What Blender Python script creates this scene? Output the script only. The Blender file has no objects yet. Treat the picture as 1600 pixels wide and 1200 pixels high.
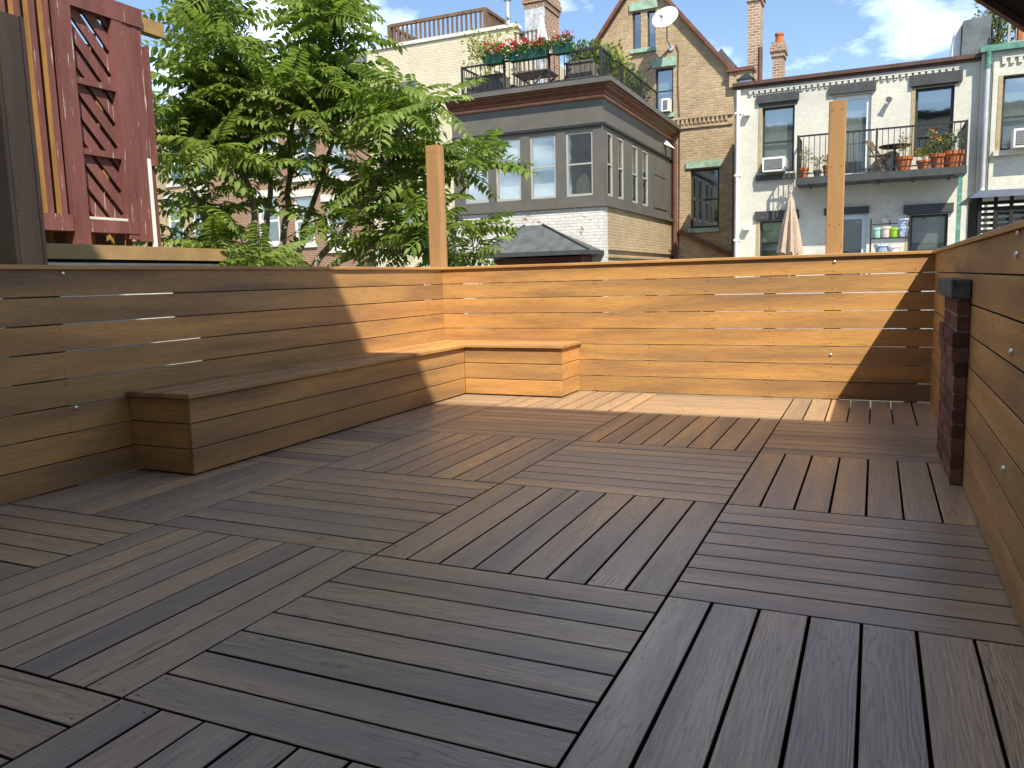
import bpy, bmesh, math, random
from mathutils import Vector, Matrix
random.seed(7)
sc = bpy.context.scene
COL = sc.collection

# ------------------------------------------------------------------ camera
F_PX = 1245.58
CAM = Vector((0.5832, -2.4449, 1.0273))
YAW, PITCH, ROLL = -0.428103, 0.130085, -0.026266
fwd = Vector((math.sin(YAW)*math.cos(PITCH), math.cos(YAW)*math.cos(PITCH), -math.sin(PITCH)))
r0 = Vector((math.cos(YAW), -math.sin(YAW), 0)); u0 = r0.cross(fwd)
RT = math.cos(ROLL)*r0 + math.sin(ROLL)*u0
UP = -math.sin(ROLL)*r0 + math.cos(ROLL)*u0
cd = bpy.data.cameras.new('camera'); cam = bpy.data.objects.new('camera', cd); COL.objects.link(cam)
cd.sensor_width = 36; cd.lens = F_PX/1600*36; cd.clip_start = 0.05; cd.clip_end = 900
m3 = Matrix((RT, UP, -fwd)).transposed()
cam.matrix_world = Matrix.Translation(CAM) @ m3.to_4x4()
sc.camera = cam

# ------------------------------------------------------------------ light
SUN = Vector((-0.557, 0.636, -1.0)).normalized()        # travel direction of sunlight
sd = bpy.data.lights.new('sun', 'SUN'); sd.energy = 4.4; sd.angle = math.radians(0.53); sd.color = (1.0, 0.92, 0.76)
so = bpy.data.objects.new('sun', sd); COL.objects.link(so)
so.rotation_euler = SUN.to_track_quat('-Z', 'Y').to_euler(); so.location = (6, -6, 20)
W = bpy.data.worlds.new('World'); sc.world = W; W.use_nodes = True
wt = W.node_tree; wt.nodes.clear()
def wn(t, **k):
    n = wt.nodes.new(t)
    for a, v in k.items(): setattr(n, a, v)
    return n
sky = wn('ShaderNodeTexSky', sky_type='NISHITA'); sky.sun_disc = False
S = -SUN
sky.sun_elevation = math.asin(S.z); sky.sun_rotation = math.atan2(S.x, S.y)
sky.air_density = 1.0; sky.dust_density = 0.15; sky.ozone_density = 2.2; sky.altitude = 10
tc = wn('ShaderNodeTexCoord'); sx = wn('ShaderNodeSeparateXYZ')
wt.links.new(tc.outputs['Generated'], sx.inputs[0])
def wm(op, a, b=None, clamp=False):
    n = wn('ShaderNodeMath', operation=op); n.use_clamp = clamp
    for i, v in enumerate((a, b)):
        if v is None: continue
        if isinstance(v, (int, float)): n.inputs[i].default_value = v
        else: wt.links.new(v, n.inputs[i])
    return n.outputs[0]
den = wm('ADD', wm('MAXIMUM', sx.outputs[2], 0.0), 0.22)
cx = wn('ShaderNodeCombineXYZ')
wt.links.new(wm('DIVIDE', sx.outputs[0], den), cx.inputs[0]); wt.links.new(wm('DIVIDE', sx.outputs[1], den), cx.inputs[1])
cx.inputs[2].default_value = 4.3
nz = wn('ShaderNodeTexNoise'); nz.inputs['Scale'].default_value = 1.7; nz.inputs['Detail'].default_value = 9; nz.inputs['Roughness'].default_value = 0.56
wt.links.new(cx.outputs[0], nz.inputs['Vector'])
rp = wn('ShaderNodeValToRGB'); rp.color_ramp.elements[0].position = 0.50; rp.color_ramp.elements[1].position = 0.69
wt.links.new(nz.outputs['Fac'], rp.inputs[0])
mx = wn('ShaderNodeMix', data_type='RGBA'); mx.inputs[7].default_value = (14.0, 15.4, 17.4, 1)
wt.links.new(wm('MULTIPLY', rp.outputs[0], 0.85), mx.inputs[0])
wt.links.new(sky.outputs[0], mx.inputs[6])
bg = wn('ShaderNodeBackground'); bg.inputs[1].default_value = 0.108
wo = wn('ShaderNodeOutputWorld')
wt.links.new(mx.outputs[2], bg.inputs[0]); wt.links.new(bg.outputs[0], wo.inputs[0])
vs = sc.view_settings; vs.view_transform = 'Standard'; vs.look = 'None'; vs.gamma = 1; vs.exposure = 0.86; vs.use_curve_mapping = False

# ------------------------------------------------------------------ pixel -> place (photo is 1600x1200)
def ray(px, py): return RT*((px-800)/F_PX) + UP*(-(py-600)/F_PX) + fwd
def PY(px, py, Y): d = ray(px, py); return CAM + d*((Y-CAM.y)/d.y)
def PX(px, py, X): d = ray(px, py); return CAM + d*((X-CAM.x)/d.x)
def PZ(px, py, Z): d = ray(px, py); return CAM + d*((Z-CAM.z)/d.z)
def PD(px, py, D): return CAM + ray(px, py)*D

# ------------------------------------------------------------------ materials
def newmat(name):
    m = bpy.data.materials.new(name); m.use_nodes = True; nt = m.node_tree
    return m, nt, nt.nodes['Principled BSDF']
def N(nt, t, **k):
    n = nt.nodes.new(t)
    for a, v in k.items(): setattr(n, a, v)
    return n
def ramp(nt, src, stops):
    r = N(nt, 'ShaderNodeValToRGB'); e = r.color_ramp.elements
    while len(e) < len(stops): e.new(0.5)
    for el, (p, c) in zip(e, stops): el.position = p; el.color = (c[0], c[1], c[2], 1)
    nt.links.new(src, r.inputs[0]); return r.outputs[0]
def noise(nt, vec, scale, detail=4, rough=0.55, dist=0.0):
    n = N(nt, 'ShaderNodeTexNoise'); n.inputs['Scale'].default_value = scale; n.inputs['Detail'].default_value = detail
    n.inputs['Roughness'].default_value = rough; n.inputs['Distortion'].default_value = dist
    if vec: nt.links.new(vec, n.inputs['Vector'])
    return n.outputs['Fac']
def mixc(nt, fac, a, b, mode='MIX'):
    n = N(nt, 'ShaderNodeMix', data_type='RGBA', blend_type=mode)
    for i, v in ((0, fac), (6, a), (7, b)):
        if isinstance(v, (int, float)): n.inputs[i].default_value = v
        elif isinstance(v, tuple): n.inputs[i].default_value = (v[0], v[1], v[2], 1)
        else: nt.links.new(v, n.inputs[i])
    return n.outputs[2]
def mth(nt, op, a, b=0.0, clamp=False):
    n = N(nt, 'ShaderNodeMath', operation=op); n.use_clamp = clamp
    for i, v in enumerate((a, b)):
        if isinstance(v, (int, float)): n.inputs[i].default_value = v
        else: nt.links.new(v, n.inputs[i])
    return n.outputs[0]
def mapping(nt, vec, scale=(1, 1, 1), loc=None, add=None):
    mp = N(nt, 'ShaderNodeMapping'); mp.inputs['Scale'].default_value = scale
    nt.links.new(vec, mp.inputs['Vector'])
    if add is not None:
        cmb = N(nt, 'ShaderNodeCombineXYZ')
        for i in range(3): nt.links.new(add, cmb.inputs[i])
        nt.links.new(cmb.outputs[0], mp.inputs['Location'])
    return mp.outputs[0]
def bump(nt, bs, h, strength=0.3, dist=0.01):
    b = N(nt, 'ShaderNodeBump'); b.inputs['Strength'].default_value = strength; b.inputs['Distance'].default_value = dist
    nt.links.new(h, b.inputs['Height']); nt.links.new(b.outputs[0], bs.inputs['Normal'])

def wood_mat(name, cols, dark, rough=0.55, spec=0.35, grain=1.0, fine=0.25, drift=1.0, bmp=0.22):
    """streaked composite board; length runs along the object's own X axis"""
    m, nt, bs = newmat(name)
    t = N(nt, 'ShaderNodeTexCoord'); oi = N(nt, 'ShaderNodeObjectInfo')
    off = mth(nt, 'MULTIPLY', oi.outputs['Random'], 53.0)
    v1 = mapping(nt, t.outputs['Object'], (0.85, 7.5, 7.5), add=off)
    n1 = noise(nt, v1, 1.0, 5, 0.5, 0.25)
    c = ramp(nt, n1, [(0.22, dark), (0.40, cols[0]), (0.54, cols[1]), (0.70, cols[2])])
    # whole-board tone drift
    r2 = mth(nt, 'FRACT', mth(nt, 'MULTIPLY', oi.outputs['Random'], 7.77))
    tone = ramp(nt, r2, [(0.0, (1-0.24*drift, 1-0.22*drift, 1-0.18*drift)), (0.35, (0.95, 0.96, 1.0)), (0.75, (1.05, 1.02, 0.98)), (1.0, (1+0.26*drift, 1+0.15*drift, 1+0.02*drift))])
    c = mixc(nt, 1.0, c, tone, 'MULTIPLY')
    # growth lines
    v2 = mapping(nt, t.outputs['Object'], (1.1, 13.0, 13.0), add=off)
    n2 = noise(nt, v2, 1.0, 2, 0.5, 0.4)
    ln = mth(nt, 'PINGPONG', mth(nt, 'MULTIPLY', n2, 21.0), 1.0)
    lnm = ramp(nt, ln, [(0.0, (0.45, 0.45, 0.47)), (0.13, (0.9, 0.9, 0.9)), (0.24, (1, 1, 1)), (1.0, (1.0, 1.0, 1.0))])
    msk = noise(nt, mapping(nt, t.outputs['Object'], (1.4, 5, 5), add=off), 1.0, 2)
    mk = mth(nt, 'MULTIPLY', ramp(nt, msk, [(0.42, (0, 0, 0)), (0.62, (1, 1, 1))]), grain)
    c = mixc(nt, mk, c, mixc(nt, 1.0, c, lnm, 'MULTIPLY'))
    v3 = mapping(nt, t.outputs['Object'], (9, 240, 240), add=off)
    n3 = noise(nt, v3, 1.0, 3, 0.6)
    c = mixc(nt, fine, c, mixc(nt, 1.0, c, ramp(nt, n3, [(0.3, (0.45, 0.45, 0.47)), (0.6, (1.2, 1.2, 1.18))]), 'MULTIPLY'))
    nt.links.new(c, bs.inputs['Base Color'])
    bs.inputs['Roughness'].default_value = rough; bs.inputs['Specular IOR Level'].default_value = spec
    nt.links.new(ramp(nt, n1, [(0.2, (rough+.12,)*3), (0.8, (rough-.1,)*3)]), bs.inputs['Roughness'])
    bump(nt, bs, mth(nt, 'ADD', mth(nt, 'MULTIPLY', n3, 0.6), mth(nt, 'MULTIPLY', ln, 0.4)), bmp, 0.004)
    return m
M = {}
M['fence'] = wood_mat('fence_composite', [(0.355, 0.197, 0.082), (0.455, 0.252, 0.093), (0.56, 0.31, 0.105)], (0.22, 0.138, 0.085), 0.52, 0.35, 0.42, 0.42, 0.75)
M['deck'] = wood_mat('deck_composite', [(0.345, 0.247, 0.17), (0.42, 0.296, 0.19), (0.51, 0.345, 0.20)], (0.235, 0.185, 0.148), 0.30, 0.8, 1.0, 0.6, 1.0, 0.28)
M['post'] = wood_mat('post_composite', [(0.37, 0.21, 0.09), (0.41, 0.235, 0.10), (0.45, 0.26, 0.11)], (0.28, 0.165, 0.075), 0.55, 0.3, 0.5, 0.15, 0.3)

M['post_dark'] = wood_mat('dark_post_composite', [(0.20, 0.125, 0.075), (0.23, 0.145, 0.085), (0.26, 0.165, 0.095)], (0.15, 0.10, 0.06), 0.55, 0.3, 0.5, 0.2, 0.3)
def plain(name, col, rough=0.6, spec=0.3, var=0.12, scale=6, metal=0.0, bmp=0.0, streak=False):
    m, nt, bs = newmat(name)
    g = N(nt, 'ShaderNodeNewGeometry')
    vec = mapping(nt, g.outputs['Position'], (1, 1, 0.18) if streak else (1, 1, 1))
    n = noise(nt, vec, scale, 6, 0.62)
    lo = tuple(x*(1-var*1.6) for x in col); hi = tuple(min(1, x*(1+var)) for x in col)
    nt.links.new(ramp(nt, n, [(0.3, lo), (0.65, hi)]), bs.inputs['Base Color'])
    bs.inputs['Roughness'].default_value = rough; bs.inputs['Specular IOR Level'].default_value = spec
    bs.inputs['Metallic'].default_value = metal
    if bmp: bump(nt, bs, noise(nt, vec, scale*6, 4), bmp, 0.01)
    return m
def brick_mat(name, c1, c2, mortar, w=0.21, h=0.072, msize=0.011, patch=None, pthr=0.5, pscale=0.9, rough=0.85, bmp=0.6, dirt=0.25, weather=0.3):
    m, nt, bs = newmat(name)
    g = N(nt, 'ShaderNodeNewGeometry'); s = N(nt, 'ShaderNodeSeparateXYZ'); nt.links.new(g.outputs['Position'], s.inputs[0])
    cb = N(nt, 'ShaderNodeCombineXYZ'); nt.links.new(mth(nt, 'ADD', s.outputs[0], s.outputs[1]), cb.inputs[0]); nt.links.new(s.outputs[2], cb.inputs[1])
    b = N(nt, 'ShaderNodeTexBrick'); nt.links.new(cb.outputs[0], b.inputs['Vector'])
    b.inputs['Color1'].default_value = (*c1, 1); b.inputs['Color2'].default_value = (*c2, 1); b.inputs['Mortar'].default_value = (*mortar, 1)
    b.inputs['Scale'].default_value = 1; b.inputs['Mortar Size'].default_value = msize; b.inputs['Brick Width'].default_value = w; b.inputs['Row Height'].default_value = h
    b.inputs['Mortar Smooth'].default_value = 0.3; b.inputs['Bias'].default_value = 0.0
    c = b.outputs['Color']
    n1 = noise(nt, g.outputs['Position'], 0.8, 6, 0.65)
    c = mixc(nt, weather, c, mixc(nt, 1.0, c, ramp(nt, n1, [(0.3, (0.45, 0.43, 0.42)), (0.62, (1.15, 1.12, 1.08))]), 'MULTIPLY'))
    n2 = noise(nt, g.outputs['Position'], 9.0, 5, 0.7)
    c = mixc(nt, dirt, c, mixc(nt, 1.0, c, ramp(nt, n2, [(0.3, (0.5, 0.48, 0.46)), (0.65, (1.25, 1.22, 1.2))]), 'MULTIPLY'))
    if patch:
        pn = noise(nt, g.outputs['Position'], pscale, 8, 0.7)
        c = mixc(nt, ramp(nt, pn, [(pthr, (0, 0, 0)), (pthr+0.035, (1, 1, 1))]), c, patch)
    nt.links.new(c, bs.inputs['Base Color']); bs.inputs['Roughness'].default_value = rough; bs.inputs['Specular IOR Level'].default_value = 0.2
    hgt = mth(nt, 'ADD', mth(nt, 'MULTIPLY', b.outputs['Fac'], -1.0), mth(nt, 'MULTIPLY', n2, 0.7))
    bump(nt, bs, hgt, bmp, 0.012)
    return m
M['brick_tan'] = brick_mat('tan_brick', (0.46, 0.355, 0.215), (0.36, 0.255, 0.15), (0.42, 0.36, 0.27), 0.215, 0.075, 0.013, dirt=0.45, weather=0.45)
M['brick_white'] = brick_mat('white_painted_brick', (0.58, 0.58, 0.525), (0.56, 0.56, 0.50), (0.54, 0.54, 0.48), 0.215, 0.075, 0.007, bmp=0.28, dirt=0.2, weather=0.3)
M['brick_cream'] = brick_mat('cream_painted_brick', (0.62, 0.57, 0.43), (0.58, 0.53, 0.40), (0.54, 0.49, 0.37), 0.215, 0.075, 0.008, bmp=0.5, dirt=0.14, weather=0.15)
M['brick_flake'] = brick_mat('flaking_white_brick', (0.66, 0.66, 0.64), (0.60, 0.60, 0.58), (0.55, 0.55, 0.53), 0.215, 0.075, 0.010, patch=(0.34, 0.19, 0.11), pthr=0.60, pscale=1.9, bmp=0.8, dirt=0.3)
M['brick_yellow'] = brick_mat('yellow_brick', (0.42, 0.33, 0.19), (0.36, 0.25, 0.15), (0.44, 0.38, 0.27), 0.215, 0.075, 0.012, patch=(0.38, 0.17, 0.085), pthr=0.64, pscale=2.2)
M['brick_brown'] = brick_mat('brown_brick', (0.30, 0.17, 0.11), (0.24, 0.13, 0.085), (0.34, 0.28, 0.22), 0.215, 0.075, 0.013)
M['brick_chimney'] = brick_mat('chimney_brick', (0.37, 0.20, 0.13), (0.25, 0.13, 0.09), (0.45, 0.38, 0.30), 0.22, 0.085, 0.016, bmp=0.9)
M['brick_pale'] = brick_mat('pale_chimney_brick', (0.40, 0.27, 0.19), (0.24, 0.13, 0.10), (0.48, 0.42, 0.34), 0.22, 0.085, 0.018, bmp=0.9)
M['grey_paint'] = plain('taupe_grey_paint', (0.112, 0.108, 0.095), 0.5, 0.35, 0.10, 2.5)
M['grey_frame'] = plain('grey_sash_paint', (0.36, 0.355, 0.325), 0.5, 0.35, 0.06, 5)
M['copper'] = plain('brown_cornice', (0.16, 0.062, 0.036), 0.45, 0.4, 0.25, 7)
M['copper_hi'] = plain('orange_copper_bead', (0.42, 0.17, 0.085), 0.4, 0.5, 0.2, 9)
M['coping'] = plain('brown_coping', (0.095, 0.052, 0.042), 0.6, 0.3, 0.2, 7)
M['slate'] = plain('slate_roof', (0.085, 0.092, 0.098), 0.7, 0.3, 0.3, 3, bmp=0.4)
M['charcoal'] = plain('charcoal_lintel', (0.055, 0.06, 0.062), 0.6, 0.3, 0.15, 6)
M['tan_trim'] = plain('tan_window_trim', (0.36, 0.29, 0.175), 0.6, 0.3, 0.12, 8)
M['black_metal'] = plain('black_metal', (0.022, 0.024, 0.026), 0.5, 0.4, 0.2, 12)
M['dark_window'] = plain('dark_window_frame', (0.035, 0.037, 0.037), 0.5, 0.4, 0.12, 9)
M['white_paint'] = plain('white_paint', (0.74, 0.75, 0.74), 0.45, 0.4, 0.05, 4)
M['blue_white'] = plain('pale_blue_paint', (0.52, 0.63, 0.74), 0.45, 0.4, 0.06, 4)
M['mint'] = plain('mint_green_stone', (0.27, 0.40, 0.31), 0.8, 0.2, 0.22, 5)
M['verdigris'] = plain('verdigris_copper', (0.10, 0.24, 0.19), 0.7, 0.3, 0.3, 7)
M['galv'] = plain('galvanised_metal', (0.55, 0.57, 0.58), 0.35, 0.5, 0.1, 8, 0.6)
M['bolt'] = plain('zinc_bolt', (0.75, 0.76, 0.78), 0.25, 0.5, 0.06, 40, 0.95)
M['brown_pipe'] = plain('brown_pipe', (0.14, 0.062, 0.043), 0.6, 0.3, 0.2, 8)
M['terracotta'] = plain('terracotta', (0.44, 0.135, 0.05), 0.75, 0.25, 0.18, 14)
def peel_mat():
    m, nt, bs = newmat('maroon_paint'); g = N(nt, 'ShaderNodeNewGeometry')
    v = mapping(nt, g.outputs['Position'], (1, 1, 0.16)); n = noise(nt, v, 5, 6, 0.65)
    c = ramp(nt, n, [(0.3, (0.115, 0.043, 0.039)), (0.7, (0.205, 0.083, 0.073))])
    p = noise(nt, mapping(nt, g.outputs['Position'], (16, 16, 0.9)), 2.2, 7, 0.72); q = noise(nt, mapping(nt, g.outputs['Position'], (1, 1, .5)), 38, 3)
    c = mixc(nt, ramp(nt, p, [(0.615, (0, 0, 0)), (0.66, (1, 1, 1))]), c, (0.55, 0.48, 0.42))
    c = mixc(nt, ramp(nt, q, [(0.765, (0, 0, 0)), (0.79, (1, 1, 1))]), c, (0.42, 0.32, 0.28))
    nt.links.new(c, bs.inputs['Base Color']); bs.inputs['Roughness'].default_value = 0.65; bs.inputs['Specular IOR Level'].default_value = 0.25
    bump(nt, bs, noise(nt, v, 40, 4), 0.25, 0.01); return m
M['maroon'] = peel_mat()
M['bare_wood'] = plain('golden_bare_wood', (0.34, 0.185, 0.062), 0.7, 0.2, 0.2, 10, streak=True)
M['peel_white'] = plain('old_white_paint', (0.62, 0.60, 0.55), 0.7, 0.2, 0.12, 8)
M['grey_wood'] = plain('weathered_grey_wood', (0.15, 0.135, 0.118), 0.8, 0.2, 0.3, 16, streak=True)
M['brown_wood'] = plain('brown_railing_wood', (0.155, 0.098, 0.062), 0.75, 0.2, 0.25, 14, streak=True)
M['green_box'] = plain('green_plastic', (0.012, 0.075, 0.055), 0.45, 0.4, 0.15, 9)
M['beige_cloth'] = plain('beige_cloth', (0.42, 0.33, 0.255), 0.9, 0.1, 0.1, 10)
M['pale_cloth'] = plain('pale_cloth', (0.56, 0.57, 0.56), 0.9, 0.1, 0.08, 10)
M['soil'] = plain('dark_soil', (0.03, 0.022, 0.016), 0.95, 0.1, 0.3, 20)
M['under'] = plain('gap_shade_black', (0.012, 0.011, 0.010), 0.95, 0.05, 0.2, 9)  # near-black, stands in for the shade below and behind the boards
M['side_shade'] = plain('board_side_shade', (0.035, 0.027, 0.022), 0.9, 0.1, 0.2, 30)  # gap shade painted onto the sides of deck and fence boards
M['frame_wood'] = plain('treated_lumber', (0.20, 0.135, 0.07), 0.8, 0.2, 0.25, 8)
M['roofing'] = plain('grey_roofing_felt', (0.085, 0.095, 0.10), 0.8, 0.25, 0.22, 4, bmp=0.7)
M['grey_render'] = plain('blue_grey_render', (0.13, 0.15, 0.16), 0.8, 0.25, 0.22, 3, bmp=0.8)
M['light_render'] = plain('pale_grey_render', (0.40, 0.43, 0.46), 0.85, 0.2, 0.25, 6, bmp=0.9)
M['blue_cover'] = plain('blue_grey_cover', (0.06, 0.08, 0.13), 0.4, 0.4, 0.12, 4)
M['ac_white'] = plain('white_plastic', (0.72, 0.72, 0.70), 0.45, 0.4, 0.04, 8)
M['ac_grey'] = plain('grey_grille', (0.20, 0.21, 0.22), 0.5, 0.3, 0.1, 30)
M['blind'] = plain('pale_blind', (0.68, 0.69, 0.67), 0.9, 0.1, 0.05, 3)
M['lace'] = plain('lace_curtain', (0.62, 0.63, 0.62), 0.9, 0.1, 0.08, 30)
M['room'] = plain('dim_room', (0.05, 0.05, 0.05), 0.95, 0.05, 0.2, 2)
M['stone'] = plain('grey_cap_stone', (0.175, 0.17, 0.165), 0.9, 0.15, 0.28, 18, bmp=0.8)
M['pier_mortar'] = plain('pier_mortar', (0.30, 0.25, 0.215), 0.95, 0.1, 0.25, 25, bmp=0.6)
M['gravel'] = plain('yard_ground', (0.115, 0.105, 0.075), 0.95, 0.1, 0.35, 1.2, bmp=0.6)
M['tan_flash'] = plain('tan_fascia', (0.33, 0.215, 0.095), 0.55, 0.3, 0.12, 5)
M['tile_dark'] = plain('dark_umber', (0.022, 0.018, 0.022), 0.9, 0.1, 0.2, 5)
M['screw'] = plain('dark_screw', (0.02, 0.016, 0.012), 0.5, 0.4, 0.1, 30)
M['teal_pot'] = plain('aqua_glaze', (0.33, 0.56, 0.50), 0.3, 0.5, 0.08, 12)
M['pink_pot'] = plain('pale_pink_glaze', (0.60, 0.50, 0.47), 0.3, 0.5, 0.08, 12)
M['lime_pot'] = plain('lime_glaze', (0.28, 0.52, 0.03), 0.3, 0.5, 0.08, 12)
M['blue_pot'] = plain('blue_white_glaze', (0.36, 0.44, 0.60), 0.25, 0.5, 0.7, 22)
M['plum_pot'] = plain('grey_plastic_pot', (0.085, 0.075, 0.085), 0.5, 0.4, 0.1, 9)
M['red_paint'] = plain('barn_red_paint', (0.12, 0.042, 0.034), 0.6, 0.3, 0.15, 5)

def brick_piece_mat():
    m, nt, bs = newmat('pier_brick')
    oi = N(nt, 'ShaderNodeObjectInfo'); t = N(nt, 'ShaderNodeTexCoord')
    c = ramp(nt, oi.outputs['Random'], [(0, (0.15, 0.075, 0.062)), (0.5, (0.20, 0.095, 0.075)), (1, (0.27, 0.145, 0.11))])
    n = noise(nt, mapping(nt, t.outputs['Object'], (1, 1, 1), add=mth(nt, 'MULTIPLY', oi.outputs['Random'], 31)), 22, 6, 0.7)
    c = mixc(nt, 0.6, c, mixc(nt, 1.0, c, ramp(nt, n, [(0.3, (0.45, 0.42, 0.4)), (0.7, (1.35, 1.3, 1.25))]), 'MULTIPLY'))
    nt.links.new(c, bs.inputs['Base Color']); bs.inputs['Roughness'].default_value = 0.9; bs.inputs['Specular IOR Level'].default_value = 0.15
    bump(nt, bs, n, 0.7, 0.006); return m
M['pier_brick'] = brick_piece_mat()

def glass_mat(name, tint=(0.8, 0.84, 0.84), refl=0.30):
    m = bpy.data.materials.new(name); m.use_nodes = True; nt = m.node_tree; nt.nodes.clear()
    o = N(nt, 'ShaderNodeOutputMaterial'); g = N(nt, 'ShaderNodeBsdfGlossy'); g.inputs['Roughness'].default_value = 0.03
    t = N(nt, 'ShaderNodeBsdfTransparent'); t.inputs[0].default_value = (*tint, 1)
    mxs = N(nt, 'ShaderNodeMixShader'); geo = N(nt, 'ShaderNodeNewGeometry')
    n = noise(nt, geo.outputs['Position'], 1.3, 3); b = N(nt, 'ShaderNodeBump'); b.inputs['Strength'].default_value = 0.03; b.inputs['Distance'].default_value = 0.05
    nt.links.new(n, b.inputs['Height']); nt.links.new(b.outputs[0], g.inputs['Normal'])
    mxs.inputs[0].default_value = refl
    nt.links.new(t.outputs[0], mxs.inputs[1]); nt.links.new(g.outputs[0], mxs.inputs[2]); nt.links.new(mxs.outputs[0], o.inputs[0])
    return m
M['glass'] = glass_mat('window_glass')
M['glass_dark'] = glass_mat('dim_window_glass', (0.5, 0.55, 0.55), 0.25)

def leaf_mat(name, lo, hi, trans=0.35):
    m = bpy.data.materials.new(name); m.use_nodes = True; nt = m.node_tree; nt.nodes.clear()
    o = N(nt, 'ShaderNodeOutputMaterial'); g = N(nt, 'ShaderNodeNewGeometry'); oi = N(nt, 'ShaderNodeObjectInfo')
    rnd = mth(nt, 'FRACT', mth(nt, 'ADD', g.outputs['Random Per Island'], oi.outputs['Random']))
    nn = noise(nt, g.outputs['Position'], 1.6, 3)
    f = mth(nt, 'ADD', mth(nt, 'MULTIPLY', rnd, 0.5), mth(nt, 'MULTIPLY', nn, 0.55))
    c = ramp(nt, f, [(0.15, lo), (0.85, hi)])
    d = N(nt, 'ShaderNodeBsdfPrincipled'); nt.links.new(c, d.inputs['Base Color']); d.inputs['Roughness'].default_value = 0.42; d.inputs['Specular IOR Level'].default_value = 0.4
    t = N(nt, 'ShaderNodeBsdfTranslucent'); nt.links.new(mixc(nt, 0.5, c, (0.20, 0.30, 0.02)), t.inputs[0])
    mxs = N(nt, 'ShaderNodeMixShader'); mxs.inputs[0].default_value = trans
    nt.links.new(d.outputs[0], mxs.inputs[1]); nt.links.new(t.outputs[0], mxs.inputs[2]); nt.links.new(mxs.outputs[0], o.inputs[0])
    return m
M['leaf'] = leaf_mat('sumac_leaf', (0.11, 0.19, 0.035), (0.29, 0.385, 0.09), 0.5)
M['leaf_mid'] = leaf_mat('mid_green_leaf', (0.05, 0.10, 0.02), (0.13, 0.20, 0.05))
M['leaf_yellow'] = leaf_mat('yellow_green_leaf', (0.16, 0.20, 0.03), (0.38, 0.36, 0.06))
M['leaf_dry'] = leaf_mat('dry_leaf', (0.20, 0.14, 0.06), (0.36, 0.30, 0.12))
M['petal_red'] = plain('red_petal', (0.52, 0.025, 0.035), 0.7, 0.2, 0.25, 20)
M['petal_pink'] = plain('pink_white_petal', (0.70, 0.48, 0.46), 0.7, 0.2, 0.25, 20)
M['petal_orange'] = plain('orange_petal', (0.60, 0.22, 0.02), 0.7, 0.2, 0.25, 20)
M['bark'] = plain('pale_bark', (0.29, 0.25, 0.20), 0.9, 0.1, 0.3, 14, bmp=0.5)
M['stalk'] = plain('leaf_stalk', (0.20, 0.22, 0.06), 0.7, 0.2, 0.15, 10)

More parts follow.
